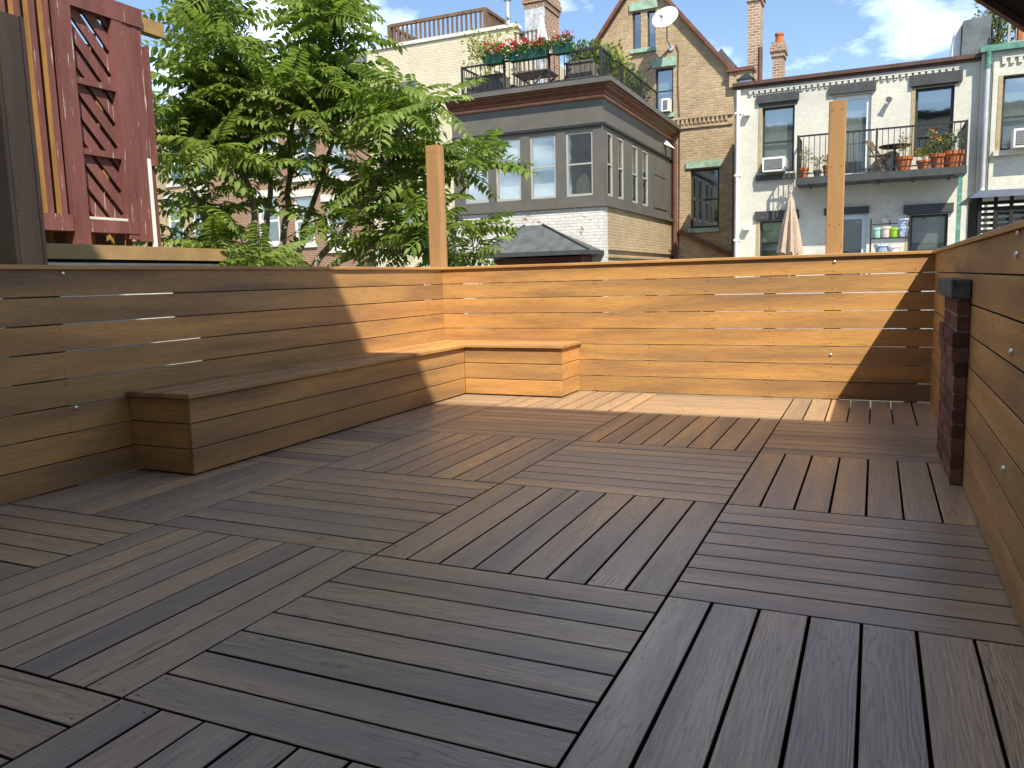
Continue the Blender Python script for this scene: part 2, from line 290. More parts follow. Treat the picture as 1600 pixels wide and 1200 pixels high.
# ------------------------------------------------------------------ mesh helpers
def origin_of(o):
    v = Vector((0, 0, 0))
    while o is not None: v += o.location; o = o.parent
    return v
class MB:
    def __init__(s): s.v = []; s.f = []; s.mi = []; s.cur = 0; s.smooth = False
    def add(s, vs, fs):
        b = len(s.v); s.v += [tuple(v) for v in vs]
        for f in fs: s.f.append([b+i for i in f]); s.mi.append(s.cur)
        return s
    def box(s, x0, x1, y0, y1, z0, z1):
        if x0 > x1: x0, x1 = x1, x0
        if y0 > y1: y0, y1 = y1, y0
        if z0 > z1: z0, z1 = z1, z0
        return s.add([(x0,y0,z0),(x1,y0,z0),(x1,y1,z0),(x0,y1,z0),(x0,y0,z1),(x1,y0,z1),(x1,y1,z1),(x0,y1,z1)],
                     [(3,2,1,0),(4,5,6,7),(0,1,5,4),(1,2,6,5),(2,3,7,6),(3,0,4,7)])
    def bar(s, a, b, w, h=None, up=(0,0,1)):
        a, b = Vector(a), Vector(b); h = h or w; d = (b-a).normalized(); u = Vector(up)
        if abs(d.dot(u)) > 0.98: u = Vector((0,1,0))
        r = d.cross(u).normalized(); u = r.cross(d)
        vs = [p + r*(w/2*i) + u*(h/2*j) for p in (a, b) for i, j in ((-1,-1),(1,-1),(1,1),(-1,1))]
        return s.add(vs, [(0,1,2,3),(7,6,5,4),(0,4,5,1),(1,5,6,2),(2,6,7,3),(3,7,4,0)])
    def tube(s, pts, rads, n=8, cap=True):
        pts = [Vector(p) for p in pts]; k = len(pts); b = len(s.v)
        if isinstance(rads, (int, float)): rads = [rads]*k
        ref = None
        for i, p in enumerate(pts):
            d = (pts[min(i+1,k-1)] - pts[max(i-1,0)]).normalized()
            if ref is None:
                ref = d.orthogonal().normalized()
            ref = (ref - d*ref.dot(d)).normalized(); bi = d.cross(ref)
            for j in range(n):
                a = 2*math.pi*j/n; s.v.append(tuple(p + (ref*math.cos(a) + bi*math.sin(a))*rads[i]))
        for i in range(k-1):
            for j in range(n):
                s.f.append([b+i*n+j, b+i*n+(j+1)%n, b+(i+1)*n+(j+1)%n, b+(i+1)*n+j]); s.mi.append(s.cur)
        if cap:
            s.f.append([b+j for j in range(n)][::-1]); s.mi.append(s.cur)
            s.f.append([b+(k-1)*n+j for j in range(n)]); s.mi.append(s.cur)
        return s
    def lathe(s, c, prof, n=14, sy=1.0):
        c = Vector(c); b = len(s.v); k = len(prof)
        for r, z in prof:
            for j in range(n):
                a = 2*math.pi*j/n; s.v.append((c.x + r*math.cos(a), c.y + r*sy*math.sin(a), c.z + z))
        for i in range(k-1):
            for j in range(n):
                s.f.append([b+i*n+j, b+i*n+(j+1)%n, b+(i+1)*n+(j+1)%n, b+(i+1)*n+j]); s.mi.append(s.cur)
        s.f.append([b+j for j in range(n)][::-1]); s.mi.append(s.cur)
        s.f.append([b+(k-1)*n+j for j in range(n)]); s.mi.append(s.cur)
        return s
    def prism(s, poly, d):
        """extrude closed polygon (list of 3D points) by vector d"""
        poly = [Vector(p) for p in poly]; d = Vector(d); n = len(poly)
        vs = poly + [p+d for p in poly]
        fs = [tuple(range(n))[::-1], tuple(range(n, 2*n))] + [(i, (i+1)%n, n+(i+1)%n, n+i) for i in range(n)]
        return s.add(vs, fs)
    def build(s, name, mat, parent=None, smooth=False):
        o = origin_of(parent); me = bpy.data.meshes.new(name)
        me.from_pydata([(x-o.x, y-o.y, z-o.z) for x, y, z in s.v], [], s.f)
        mats = mat if isinstance(mat, (list, tuple)) else [mat]
        for m in mats: me.materials.append(M[m] if isinstance(m, str) else m)
        if len(mats) > 1: me.polygons.foreach_set('material_index', s.mi)
        bm = bmesh.new(); bm.from_mesh(me); bmesh.ops.recalc_face_normals(bm, faces=bm.faces); bm.to_mesh(me); bm.free()
        if smooth:
            me.polygons.foreach_set('use_smooth', [True]*len(me.polygons))
            try: me.set_sharp_from_angle(angle=math.radians(40))
            except Exception: pass
        ob = bpy.data.objects.new(name, me); COL.objects.link(ob)
        if parent is not None: ob.parent = parent
        return ob
def thing(name, label, cat, loc=(0,0,0), group=None):
    o = bpy.data.objects.new(name, None); COL.objects.link(o); o.location = loc; o.empty_display_size = 0.2
    o['label'] = label; o['category'] = cat
    if group: o['group'] = group
    return o
def tag(o, label, cat, group=None):
    o['label'] = label; o['category'] = cat
    if group: o['group'] = group
    return o
def struct(o): o['kind'] = 'structure'; return o

_bm_cache = {}
def board_mesh(L, Wd, T, mat, core=False):
    """plank: length X, width Y, thickness Z, origin at centre of its back face, eased top edges"""
    key = (round(L,4), round(Wd,4), round(T,4), mat, core)
    if key in _bm_cache: return _bm_cache[key]
    e = 0.0016 if core else min(0.004, T/4); x, y = L/2, Wd/2
    vs = []
    for (ax, ay, z) in ((x, y, 0), (x, y, T-e), (x-e*.4, y-e, T)):
        vs += [(-ax,-ay,z),(ax,-ay,z),(ax,ay,z),(-ax,ay,z)]
    fs = [(3,2,1,0),(8,9,10,11)]
    for b in (0, 4):
        for i in range(4): fs.append((b+i, b+(i+1)%4, b+4+(i+1)%4, b+4+i))
    me = bpy.data.meshes.new('plank'); me.from_pydata(vs, [], fs); me.materials.append(M[mat])
    if core:  # sides and back take the painted gap shade
        me.materials.append(M['side_shade'])
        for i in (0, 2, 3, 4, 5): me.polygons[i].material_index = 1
    _bm_cache[key] = me
    return me
def put_board(name, L, Wd, T, mat, pos, ax, ay, az, parent):
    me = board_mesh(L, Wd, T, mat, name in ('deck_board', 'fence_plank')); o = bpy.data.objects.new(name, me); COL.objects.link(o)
    o.parent = parent
    o.location = Vector(pos) - origin_of(parent)
    o.rotation_euler = Matrix((Vector(ax), Vector(ay), Vector(az))).transposed().to_euler()
    return o

# ================================================================== GROUND AND DECK
GZ = -0.5
g = struct(MB().box(-150, 150, -120, 200, GZ-0.3, GZ).build('ground', 'gravel'))
XL, XR, YB = -3.26, 0.988, 4.41
SQ = 1.13; PITCHB = SQ/8; GAP = 0.0095
deck = struct(MB().box(XL-0.10, XR+0.10, -2.6, YB+0.10, -0.2, -0.075).build('deck', 'under'))
xs = [XL-0.02, -2*SQ, -SQ, 0.0, XR+0.02]; ci = [-3, -2, -1, 0]
ys = [-2.6, -2*SQ, -SQ, 0, SQ, 2*SQ, 3*SQ, YB+0.02]; ri = [-3, -2, -1, 0, 1, 2, 3]
screws = MB()
def screw(mb, c, nrm, r=0.0032):
    c = Vector(c); nrm = Vector(nrm); a = nrm.orthogonal().normalized(); b = nrm.cross(a)
    mb.add([c + (a*math.cos(t) + b*math.sin(t))*r + nrm*0.0012 for t in [k*math.pi/3 for k in range(6)]], [tuple(range(6))])
for a, i in enumerate(ci):
    for b, j in enumerate(ri):
        xa, xb, ya, yb = xs[a], xs[a+1], ys[b], ys[b+1]
        alongY = ((i + j) % 2 != 0)
        if alongY:
            n = max(1, round((xb-xa)/PITCHB)); p = (xb-xa)/n; L = yb-ya-GAP
            for k in range(n):
                x = xa + p*(k+.5) + random.uniform(-.0006, .0006)
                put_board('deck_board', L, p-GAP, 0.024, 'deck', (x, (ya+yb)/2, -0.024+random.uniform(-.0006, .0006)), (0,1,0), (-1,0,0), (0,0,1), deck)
                for yy in ((ya+.03, yb-.03) if k in (0, n-1) else ()):
                    for dx in (-.045, .045): screw(screws, (x+dx, yy, 0.0), (0,0,1))
        else:
            n = max(1, round((yb-ya)/PITCHB)); p = (yb-ya)/n; L = xb-xa-GAP
            for k in range(n):
                y = ya + p*(k+.5) + random.uniform(-.0006, .0006)
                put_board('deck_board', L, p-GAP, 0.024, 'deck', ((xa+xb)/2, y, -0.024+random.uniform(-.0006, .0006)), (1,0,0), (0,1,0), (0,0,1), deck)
                for xx in ((xa+.03, xb-.03) if k in (0, n-1) else ()):
                    for dy in (-.045, .045): screw(screws, (xx, y+dy, 0.0), (0,0,1))
o = screws.build('deck_screws', 'screw', deck); o['kind'] = 'stuff'

# ------------------------------------------------------------------ fences
FP, FT = 0.1425, 0.025
def fence(label, p0, along, nrm, L, postpos, bolts, backing=()):
    along, nrm, p0 = Vector(along), Vector(nrm), Vector(p0)
    t = thing('plank_fence', label, 'fence', p0 + along*(L/2) + Vector((0,0,GZ)))
    mid = p0 + along*(L/2)
    sc_ = MB()
    for k in range(8):
        z = 0.003 + FP*(k+.5)
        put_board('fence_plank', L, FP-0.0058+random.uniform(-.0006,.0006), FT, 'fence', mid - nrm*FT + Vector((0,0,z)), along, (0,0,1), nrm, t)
        for d in postpos:
            for dz in (-.045, .045):
                screw(sc_, p0 + along*(d+random.uniform(-.01,.01)) + Vector((0,0,z+dz)), nrm, 0.0038)
    put_board('cap_rail', L, 0.13, 0.022, 'fence', mid - nrm*0.045 + Vector((0,0,8*FP+0.0015)), along, Vector((0,0,1)).cross(along), (0,0,1), t)
    for d in postpos:
        a = p0 + along*d - nrm*(FT+0.046)
        MB().bar(a + Vector((0,0,GZ)), a + Vector((0,0,8*FP)), 0.088, 0.088, up=along).build('fence_post', 'frame_wood', t)
    for (a0, a1, z0, z1) in backing:
        pa, pb = p0 + along*a0 - nrm*(FT+0.012), p0 + along*a1 - nrm*(FT+0.012)
        MB().bar(pa + Vector((0,0,(z0+z1)/2)), pb + Vector((0,0,(z0+z1)/2)), 0.02, z1-z0).build('backing_strip', 'frame_wood', t)
    o = sc_.build('fence_screws', 'screw', t); o['kind'] = 'stuff'
    for p in bolts:
        p = Vector(p); q = nrm
        pr = [(0.013, 0.0), (0.013, 0.003), (0.011, 0.007), (0.007, 0.010), (0.002, 0.0115)]
        a = q.orthogonal().normalized(); b = q.cross(a); mb = MB()
        vs = [p + q*h + (a*math.cos(2*math.pi*j/10) + b*math.sin(2*math.pi*j/10))*r for r, h in pr for j in range(10)]
        fs = [(i*10+j, i*10+(j+1)%10, (i+1)*10+(j+1)%10, (i+1)*10+j) for i in range(4) for j in range(10)] + [tuple(range(40, 50))]
        mb.add(vs, fs); mb.build('bolt', 'bolt', t, smooth=True)
    return t
LB = 2*FT
fence('sunlit plank fence running behind the short arm of the corner bench', (XL, YB, 0), (1,0,0), (0,-1,0), XR-XL, [0.12, 0.55, 1.05, 1.55, 2.05, 2.55, 3.05, 3.53, 4.12],
      [PY(1304,409,YB), PY(1298,554,YB)], [(0.6, 1.0, .27, .30), (1.6, 2.0, .55, .59), (2.65, 3.0, .27, .31), (0.7, 2.2, .975, 1.0), (2.1, 2.6, .40, .44), (3.6, 4.1, .135, .16)])
fence('shaded plank fence running behind the long arm of the corner bench', (XL, -2.6, 0), (0,1,0), (1,0,0), YB+2.62, [0.1, 0.65, 1.7, 2.95, 4.05, 4.5, 5.2, 5.9, 6.6],
      [PX(97,427,XL), PX(118,637,XL)], [(3.75, 6.7, .98, 1.01), (3.75, 6.7, .83, .88), (4.1, 6.7, .55, .73), (1.8, 3.5, .13, .20), (0.2, 1.6, .13, .30)])
fence('shaded plank fence with a narrow brick pier standing against it', (XR, YB+0.02, 0), (0,-1,0), (-1,0,0), YB+2.62, [0.15, 1.0, 1.9, 2.9, 3.9, 4.9, 5.9, 6.9],
      [PX(1594,363,XR), PX(1591,398,XR), PX(1582,550,XR), PX(1570,733,XR)], [(0.2, 6.8, .02, 1.12)])

# ------------------------------------------------------------------ tall posts standing just outside the fences
def tall_post(label, x, y, w, d, ztop, mat='post'):
    t = thing('clad_post', label, 'post', (x, y, GZ), 'tall boxed posts outside the fences')
    MB().box(x-w/2+.022, x+w/2-.022, y-d/2+.022, y+d/2-.022, GZ, ztop-0.01).build('core', 'frame_wood', t)
    H = ztop-GZ; zc = (ztop+GZ)/2
    for (nx, ny, wd) in ((0,-1, w), (0,1,w), (1,0,d-0.046), (-1,0,d-0.046)):
        n = Vector((nx, ny, 0)); off = (d/2 if ny else w/2) - 0.022
        put_board('cladding', H, wd, 0.022, mat, Vector((x, y, zc)) + n*off, (0,0,1), n.cross(Vector((0,0,1))), n, t)
    s = MB()
    for z in (ztop-.07, ztop-.5, ztop-0.95):
        for k in (-.3, .3):
            screw(s, (x+k*w, y-d/2, z), (0,-1,0), 0.005)
            screw(s, (x+w/2, y+k*d, z), (1,0,0), 0.005)
    o = s.build('post_screws', 'screw', t); o['kind'] = 'stuff'
    return t
tall_post('sunlit boxed post rising where the two bench fences meet', -3.345, 4.50, 0.135, 0.125, 2.33)
tall_post('sunlit boxed post in front of the white house balcony', 0.272, 4.545, 0.125, 0.12, 2.345)
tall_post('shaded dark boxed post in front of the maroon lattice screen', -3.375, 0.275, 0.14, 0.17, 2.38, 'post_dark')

# ------------------------------------------------------------------ corner bench
bench = thing('storage_bench', 'L-shaped plank storage bench filling the fence corner', 'bench', (-2.6, 3.9, 0))
BX, BY0, BY1, BXE = -2.80, 0.73, 3.944, -1.86
dark = MB().box(XL+.06, BX-.04, BY0+.04, YB-.06, 0.002, 0.40)
dark.box(BX-.04, BXE-.04, BY1+.04, YB-.06, 0.002, 0.40)
dark.build('carcass', 'under', bench)
for k in range(3):
    z = 0.008 + 0.1405*(k+.5); wz = 0.1405-0.0055
    Lb = BY1-BY0
    put_board('front_plank', Lb-.001, wz, FT, 'fence', (BX-FT, (BY0+BY1)/2, z), (0,1,0), (0,0,1), (1,0,0), bench)
    put_board('end_plank', BX-FT-XL-.004, wz, FT, 'fence', ((XL+BX-FT)/2, BY0+FT, z), (1,0,0), (0,0,1), (0,-1,0), bench)
    put_board('front_plank', BXE-BX-.001, wz, FT, 'fence', ((BX+BXE)/2, BY1+FT, z), (1,0,0), (0,0,1), (0,-1,0), bench)
    put_board('end_plank', YB-BY1-FT-.004, wz, FT, 'fence', (BXE-FT, (BY1+FT+YB)/2, z), (0,1,0), (0,0,1), (1,0,0), bench)
LZ = 0.433; LT = 0.025
lw = (BX+.028 - XL-.006)/3
for (a, b) in ((BY0-.025, 2.02), (2.023, 3.04), (3.043, YB-.006)):
    for k in range(3):
        if b > 4 and k == 2: b2 = BY1-.026
        else: b2 = b
        put_board('lid_plank', b2-a-.002, lw-.0035, LT, 'fence', (XL+.006+lw*(k+.5), (a+b2)/2, LZ), (0,1,0), (-1,0,0), (0,0,1), bench)
lw2 = (YB-.006-(BY1-.024))/3
for k in range(3):
    xa = XL+.006+lw*2 if k == 0 else XL+.006+lw*2
    put_board('lid_plank', BXE+.022-xa-.004, lw2-.0035, LT, 'fence', ((BXE+.022+xa+.004)/2, BY1-.024+lw2*(k+.5), LZ), (1,0,0), (0,1,0), (0,0,1), bench)

# ------------------------------------------------------------------ brick pier on the right fence
pier = thing('brick_pier', 'narrow red brick pier with a grey stone cap against the plank fence', 'pier', (0.95, 2.2, 0))
PY0, PY1 = 1.80, 2.66
MB().box(0.9365, XR-.003, PY0+.005, PY1-.1, 0.002, 0.885).build('mortar_core', 'pier_mortar', pier)
ch = 0.0735; bmesh_cache = {}
def brick(x0, x1, y0, y1, z0, z1):
    dx, dy, dz = x1-x0, y1-y0, z1-z0; e = .004
    me = bpy.data.meshes.new('brick'); vs = []
    for z, s in ((0, e), (e, 0), (dz-e, 0), (dz, e)):
        vs += [(s,s,z),(dx-s,s,z),(dx-s,dy-s,z),(s,dy-s,z)]
    vs = [(x+random.uniform(-.0015,.0015), y+random.uniform(-.0015,.0015), z) for x, y, z in vs]
    fs = [(3,2,1,0),(12,13,14,15)] + [(b+i, b+(i+1)%4, b+4+(i+1)%4, b+4+i) for b in (0,4,8) for i in range(4)]
    me.from_pydata(vs, [], fs); me.materials.append(M['pier_brick'])
    o = bpy.data.objects.new('brick', me); COL.objects.link(o); o.parent = pier
    o.location = Vector((x0, y0, z0)) - pier.location
for c in range(12):
    z0 = 0.003 + c*ch
    if c in (8, 9): xo, ya, yb = 0.918, PY0-.010, PY1
    elif c > 9: xo, ya, yb = 0.934, PY0+.002, PY1-.1
    else: xo, ya, yb = 0.932, PY0, PY1
    n = 4; off = 0.107 if c % 2 else 0
    edges = [ya] + [ya+0.215*(k+1)-off for k in range(4)] + [yb]
    edges = [e for e in edges if e < yb-.03] + [yb]
    for k in range(len(edges)-1):
        brick(xo+random.uniform(-.0015,.0015), XR-.004, edges[k]+(.005 if k else 0), edges[k+1]-(.005 if k < len(edges)-2 else 0), z0, z0+ch-.008)
cap = MB(); bmv = [(0.902,1.775),(XR-.004,1.775),(XR-.004,2.70),(0.902,2.70)]
cap.box(0.902, XR-.004, 1.775, 2.70, 0.886, 0.975)
co = cap.build('cap_stone', 'stone', pier)
bv = co.modifiers.new('bevel', 'BEVEL'); bv.width = 0.006; bv.segments = 2
# ================================================================== HOUSES
def fmap(axis, base, sgn):
    """axis 'y': wall in a plane y=base facing -y (sgn=-1); axis 'x': plane x=base facing +x (sgn=1). depth d goes INTO the house"""
    if axis == 'y': return lambda u, d, z: Vector((u, base - sgn*d, z))
    return lambda u, d, z: Vector((base - sgn*d, u, z))
def mbox(mb, f, u0, u1, d0, d1, z0, z1):
    a, b = f(u0, d0, z0), f(u1, d1, z1)
    return mb.box(a.x, b.x, a.y, b.y, a.z, b.z)
def facade(mb, f, u0, u1, z0, z1, thick, holes):
    us = sorted(set([u0, u1] + [h for o in holes for h in (o[0], o[1])])); zs = sorted(set([z0, z1] + [h for o in holes for h in (o[2], o[3])]))
    for i in range(len(us)-1):
        # merge vertical runs
        run = None
        for k in range(len(zs)-1):
            um, zm = (us[i]+us[i+1])/2, (zs[k]+zs[k+1])/2
            inside = any(o[0] < um < o[1] and o[2] < zm < o[3] for o in holes)
            if not inside:
                if run is None: run = [zs[k], zs[k+1]]
                else: run[1] = zs[k+1]
            if inside or k == len(zs)-2:
                if run: mbox(mb, f, us[i], us[i+1], 0, thick, run[0], run[1]); run = None
def window(par, f, h, frame='dark_window', fw=0.06, depth=0.10, split=0.5, blind=0.0, blindmat='blind', glass='glass', name='window', muntins=0, room=True, sill=None, reveal=None):
    u0, u1, z0, z1 = h; e = 0.004
    u0 += e; u1 -= e; z0 += e; z1 -= e
    w = MB(); d0, d1 = depth, depth+0.06
    mbox(w, f, u0, u0+fw, d0, d1, z0, z1); mbox(w, f, u1-fw, u1, d0, d1, z0, z1)
    mbox(w, f, u0+fw, u1-fw, d0, d1, z1-fw, z1); mbox(w, f, u0+fw, u1-fw, d0, d1, z0, z0+fw)
    zs = []
    if split:
        zm = z0 + (z1-z0)*split; mbox(w, f, u0+fw, u1-fw, d0+.005, d1-.005, zm-fw*.38, zm+fw*.38); zs = [(z0+fw, zm-fw*.38), (zm+fw*.38, z1-fw)]
    else: zs = [(z0+fw, z1-fw)]
    for k in range(muntins):
        um = u0 + (u1-u0)*(k+1)/(muntins+1); mbox(w, f, um-.012, um+.012, d0+.012, d1-.012, z0+fw, z1-fw)
    wo_ = w.build(name, frame, par)
    for a, b in zs:
        g_ = MB(); mbox(g_, f, u0+fw, u1-fw, d0+.026, d0+.032, a, b); g_.build('pane', glass, wo_)
    if blind:
        b_ = MB(); zb = z1 - (z1-z0)*blind; mbox(b_, f, u0+.02, u1-.02, d1+.05, d1+.06, zb, z1-.01); b_.build('blind', blindmat, wo_)
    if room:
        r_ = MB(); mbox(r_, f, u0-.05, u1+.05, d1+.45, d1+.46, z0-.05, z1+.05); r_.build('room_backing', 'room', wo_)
    return wo_
def rectY(pl, pt, pr, pb, Y):
    a, b, c = PY(pl, pt, Y), PY(pr, pt, Y), PY(pl, pb, Y)
    return [min(a.x, b.x), max(a.x, b.x), c.z, a.z]
def shell(par, x0, x1, y0, y1, z0, z1, mat, name='side_wall'):
    MB().box(x0, x0+.25, y0, y1, z0, z1).build(name, mat, par)
    MB().box(x1-.25, x1, y0, y1, z0, z1).build(name, mat, par)
    MB().box(x0+.251, x1-.251, y1-.25, y1, z0, z1).build('rear_wall', mat, par)

# ------------------------------------------------------------------ the house at the camera's back (it shades the deck; its white is added to bounce fill)
HY = -2.62; CO = 0.52; HZ = (3.39-(HY+CO))/0.636
own = thing('terraced_house', 'tall unseen brick house, whitened for bounce light, at the open end of the deck', 'house', (0, HY, GZ))
holes = [(x-.5, x+.5, z, z+1.7) for z in (3.4, 6.1) for x in (-8.5, -5.5, -2.5, 0.0, 3.0, 6.0, 9.0)] + [(-1.9, -0.1, 0.02, 2.15)]
fb = lambda u, d, z: Vector((u, HY-d, z))
w = MB(); facade(w, fb, -13, 13, GZ, HZ-.32, .35, holes); w.build('wall', 'brick_white', own)
for o_, z0, z1 in ((.15, HZ-.319, HZ-.22), (.32, HZ-.219, HZ-.12), (CO, HZ-.119, HZ)): MB().box(-13, 13, HY-.34, HY+o_, z0, z1).build('cornice_step', 'charcoal', own)
MB().box(-13, 13, HY-8, HY-.36, HZ-.6, HZ-.4).build('roof', 'roofing', own)
MB().box(-13, 13, HY-8, HY-7.7, GZ, HZ-.6).build('rear_wall', 'brick_brown', own)
for h in holes: window(own, fb, h, 'white_paint', 0.07, 0.12, 0.5, room=True, name='window' if h[2] > 1 else 'door')

# ------------------------------------------------------------------ white painted house with the balcony
WY = 20.0
wx0, wx1 = PY(1149,133,WY).x, PY(1533,92,WY).x; wz1 = 5.90
white = thing('row_house', 'two-storey white painted brick house with a pot-lined balcony', 'house', ((wx0+wx1)/2, WY, GZ))
f = fmap('y', WY, -1)
H = {'w1': rectY(1191,168,1242,271,WY), 'd1': rectY(1303,151,1362,262,WY), 'w2': rectY(1431,138,1492,262,WY),
     'w3': rectY(1187,345,1245,430,WY), 'd2': rectY(1296,337,1355,440,WY), 'w4': rectY(1422,336,1482,415,WY)}
H['d1'][2] = 3.38; H['d2'][2] = 0.1; H['w2'][2] = 3.75; H['w3'][2] = 0.85; H['w4'][2] = 0.85
w = MB(); facade(w, f, wx0, wx1, GZ, wz1, .3, list(H.values())); w.build('wall', 'brick_white', white)
shell(white, wx0, wx1, WY+.302, WY+9, GZ, wz1-.002, 'brick_white')
MB().box(wx0+.26, wx1-.26, WY+.31, WY+8.7, wz1-.5, wz1-.3).build('roof', 'roofing', white)
window(white, f, H['w1'], 'dark_window', .055, .12, .47, .95)
window(white, f, H['w2'], 'dark_window', .06, .12, .42, .2)
window(white, f, H['w3'], 'dark_window', .055, .12, .62, .5)
window(white, f, H['w4'], 'dark_window', .06, .12, .42, .95)
window(white, f, H['d1'], 'white_paint', .10, .08, 0, .8, name='door')
window(white, f, H['d2'], 'blue_white', .11, .08, 0, .7, name='door')
for k in ('w1', 'w2', 'w3', 'w4'):   # tan reveal board on the left jamb and dark head
    h = H[k]; m_ = MB(); mbox(m_, f, h[0]-.085, h[0]-.002, -.012, .10, h[2], h[3]); m_.build('jamb', 'tan_trim', white)
    m_ = MB(); mbox(m_, f, h[0]-.08, h[1]+.06, -.02, .06, h[3]+.002, h[3]+.10); m_.build('head', 'charcoal', white)
for (l, t, r, b) in ((1183,150,1249,163), (1295,136,1369,149), (1423,119,1504,136), (1180,331,1248,344), (1288,326,1358,337), (1412,321,1490,335)):
    h = rectY(l, t, r, b, WY); m_ = MB(); mbox(m_, f, h[0], h[1], -.075, .05, h[2], h[3]); m_.build('lintel', 'charcoal', white)
h = rectY(1181,275,1243,283,WY); m_ = MB(); mbox(m_, f, h[0], h[1], -.10, .02, h[2], h[3]); m_.build('sill', 'charcoal', white)
# coping and dentil course
m_ = MB(); mbox(m_, f, wx0-.06, wx1+.02, -.14, .34, wz1+.001, wz1+.09); mbox(m_, f, wx0-.06, wx1+.02, -.07, -.003, wz1-.05, wz1); m_.build('coping', 'coping', white)
zD = PY(1165,152,WY).z; zDt = PY(1165,143,WY).z-zD
m_ = MB(); mbox(m_, f, wx0+.35, wx1-.45, -.055, -.002, zD+zDt-.03, zD+zDt); m_.build('string_course', 'brick_white', white)
nd = 34; dme = None
for k in range(nd):
    u = wx0+.40 + (wx1-wx0-.9)*k/(nd-1)
    if dme is None:
        m_ = MB(); mbox(m_, f, u-.045, u+.045, -.05, -.002, zD+.05, zD+zDt-.031); mbox(m_, f, u-.045, u-.0, -.03, -.002, zD, zD+.049); ob = m_.build('dentil', 'brick_white', white); dme = ob; du = u
    else:
        ob = dme.copy(); COL.objects.link(ob); ob.parent = white; ob.location = (u-du, 0, 0)
# downpipe, lamps
pp = [PY(1152,138,WY-.08), PY(1152,300,WY-.08)]; x = PY(1153,200,WY-.08).x
MB().tube([(x, WY-.07, GZ), (x, WY-.07, wz1-.1)], 0.055, 10).build('downpipe', 'white_paint', white, True)
for z in (1.9, 3.6, 5.2): MB().box(x-.075, x+.075, WY-.13, WY-.002, z, z+.05).build('pipe_bracket', 'white_paint', white)
for (px, py) in ((1168,178), (1167,356)):
    p = PY(px, py, WY); MB().box(p.x-.07, p.x+.07, WY-.16, WY-.002, p.z-.06, p.z+.06).build('wall_lamp', 'white_paint', white)
for (px, py) in ((1393,153), (1387,340)):
    p = PY(px, py, WY); m_ = MB(); m_.tube([(p.x, WY-.002, p.z), (p.x, WY-.12, p.z-.02)], .025, 8); m_.tube([(p.x-.03, WY-.08, p.z-.0), (p.x-.06, WY-.22, p.z-.07)], [.045, .075], 10); m_.build('spot_lamp', 'galv', white, True)
# balcony
BYF = 19.05
bx0, bx1 = PY(1243,285,BYF).x, PY(1511,266,BYF).x
zb1 = PY(1243,278,BYF).z; zb0 = zb1-.17
bal = MB().box(bx0, bx1, BYF, WY-.003, zb0, zb1).build('balcony', 'charcoal', white)
zr = zb1 + 1.0
def railing(par, pts, z0, zr, pitch, mat='black_metal', posts=True, bw=.016, rw=.04, low=.09):
    for a, b in zip(pts[:-1], pts[1:]):
        a, b = Vector((a[0], a[1], 0)), Vector((b[0], b[1], 0)); L = (b-a).length; n = max(2, int(L/pitch)); d = (b-a)/n
        e = (b-a).normalized()*.03
        MB().bar(a+e+Vector((0,0,zr)), b-e+Vector((0,0,zr)), rw, rw).build('top_rail', mat, par)
        MB().bar(a+e+Vector((0,0,z0+low)), b-e+Vector((0,0,z0+low)), rw*.7, rw*.7).build('bottom_rail', mat, par)
        bo = None
        for k in range(1, n):
            p = a + d*k
            if bo is None:
                bo = MB().bar(p+Vector((0,0,z0+low+rw*.35)), p+Vector((0,0,zr-rw*.5)), bw, bw).build('baluster', mat, par); p0 = p
            else:
                o2 = bo.copy(); COL.objects.link(o2); o2.parent = par; o2.location = bo.location + (p-p0)
    for p in pts: MB().box(p[0]-rw*.6, p[0]+rw*.6, p[1]-rw*.6, p[1]+rw*.6, z0, zr+.03).build('rail_post', mat, par)
railing(bal, [(bx0+.04, WY-.05), (bx0+.04, BYF+.04), ((bx0+bx1)/2-.05, BYF+.04), (bx1-.04, BYF+.04), (bx1-.04, WY-.05)], zb1, zr, 0.125)
MB().bar((bx1-.12, BYF+.1, GZ), (bx1-.12, BYF+.1, zb0), .09).build('support_post', 'verdigris', white)
for k in range(5):
    u = bx0+.3+(bx1-bx0-.6)*k/4; MB().bar((u, BYF+.08, zb0-.02), (u, WY-.02, zb0-.02), .05, .035).build('joist', 'charcoal', bal)

def ac_unit(label, u0, u1, z0, z1, f, out=0.38):
    c = f((u0+u1)/2, 0, z0); t = thing('window_air_conditioner', label, 'air conditioner', c, 'window air conditioners')
    m_ = MB(); mbox(m_, f, u0, u1, -out, .11, z0, z1); m_.build('casing', 'ac_white', t)
    m_ = MB(); mbox(m_, f, u0+.05, u1-.06, -out-.012, -out-.001, z0+.05, z1-.05); gr = m_.build('grille', 'ac_grey', t)
    for k in range(6):
        z = z0+.07+(z1-z0-.14)*k/5; m_ = MB(); mbox(m_, f, u0+.055, u1-.065, -out-.02, -out-.0125, z-.008, z+.008); m_.build('louvre', 'ac_grey', gr)
    return t
h = H['w1']; zs_ = h[2]+.003
ac_unit('white air conditioner in the window beside the pot-lined balcony', h[0]+.06, h[0]+.62, zs_, zs_+.36, f, .3)

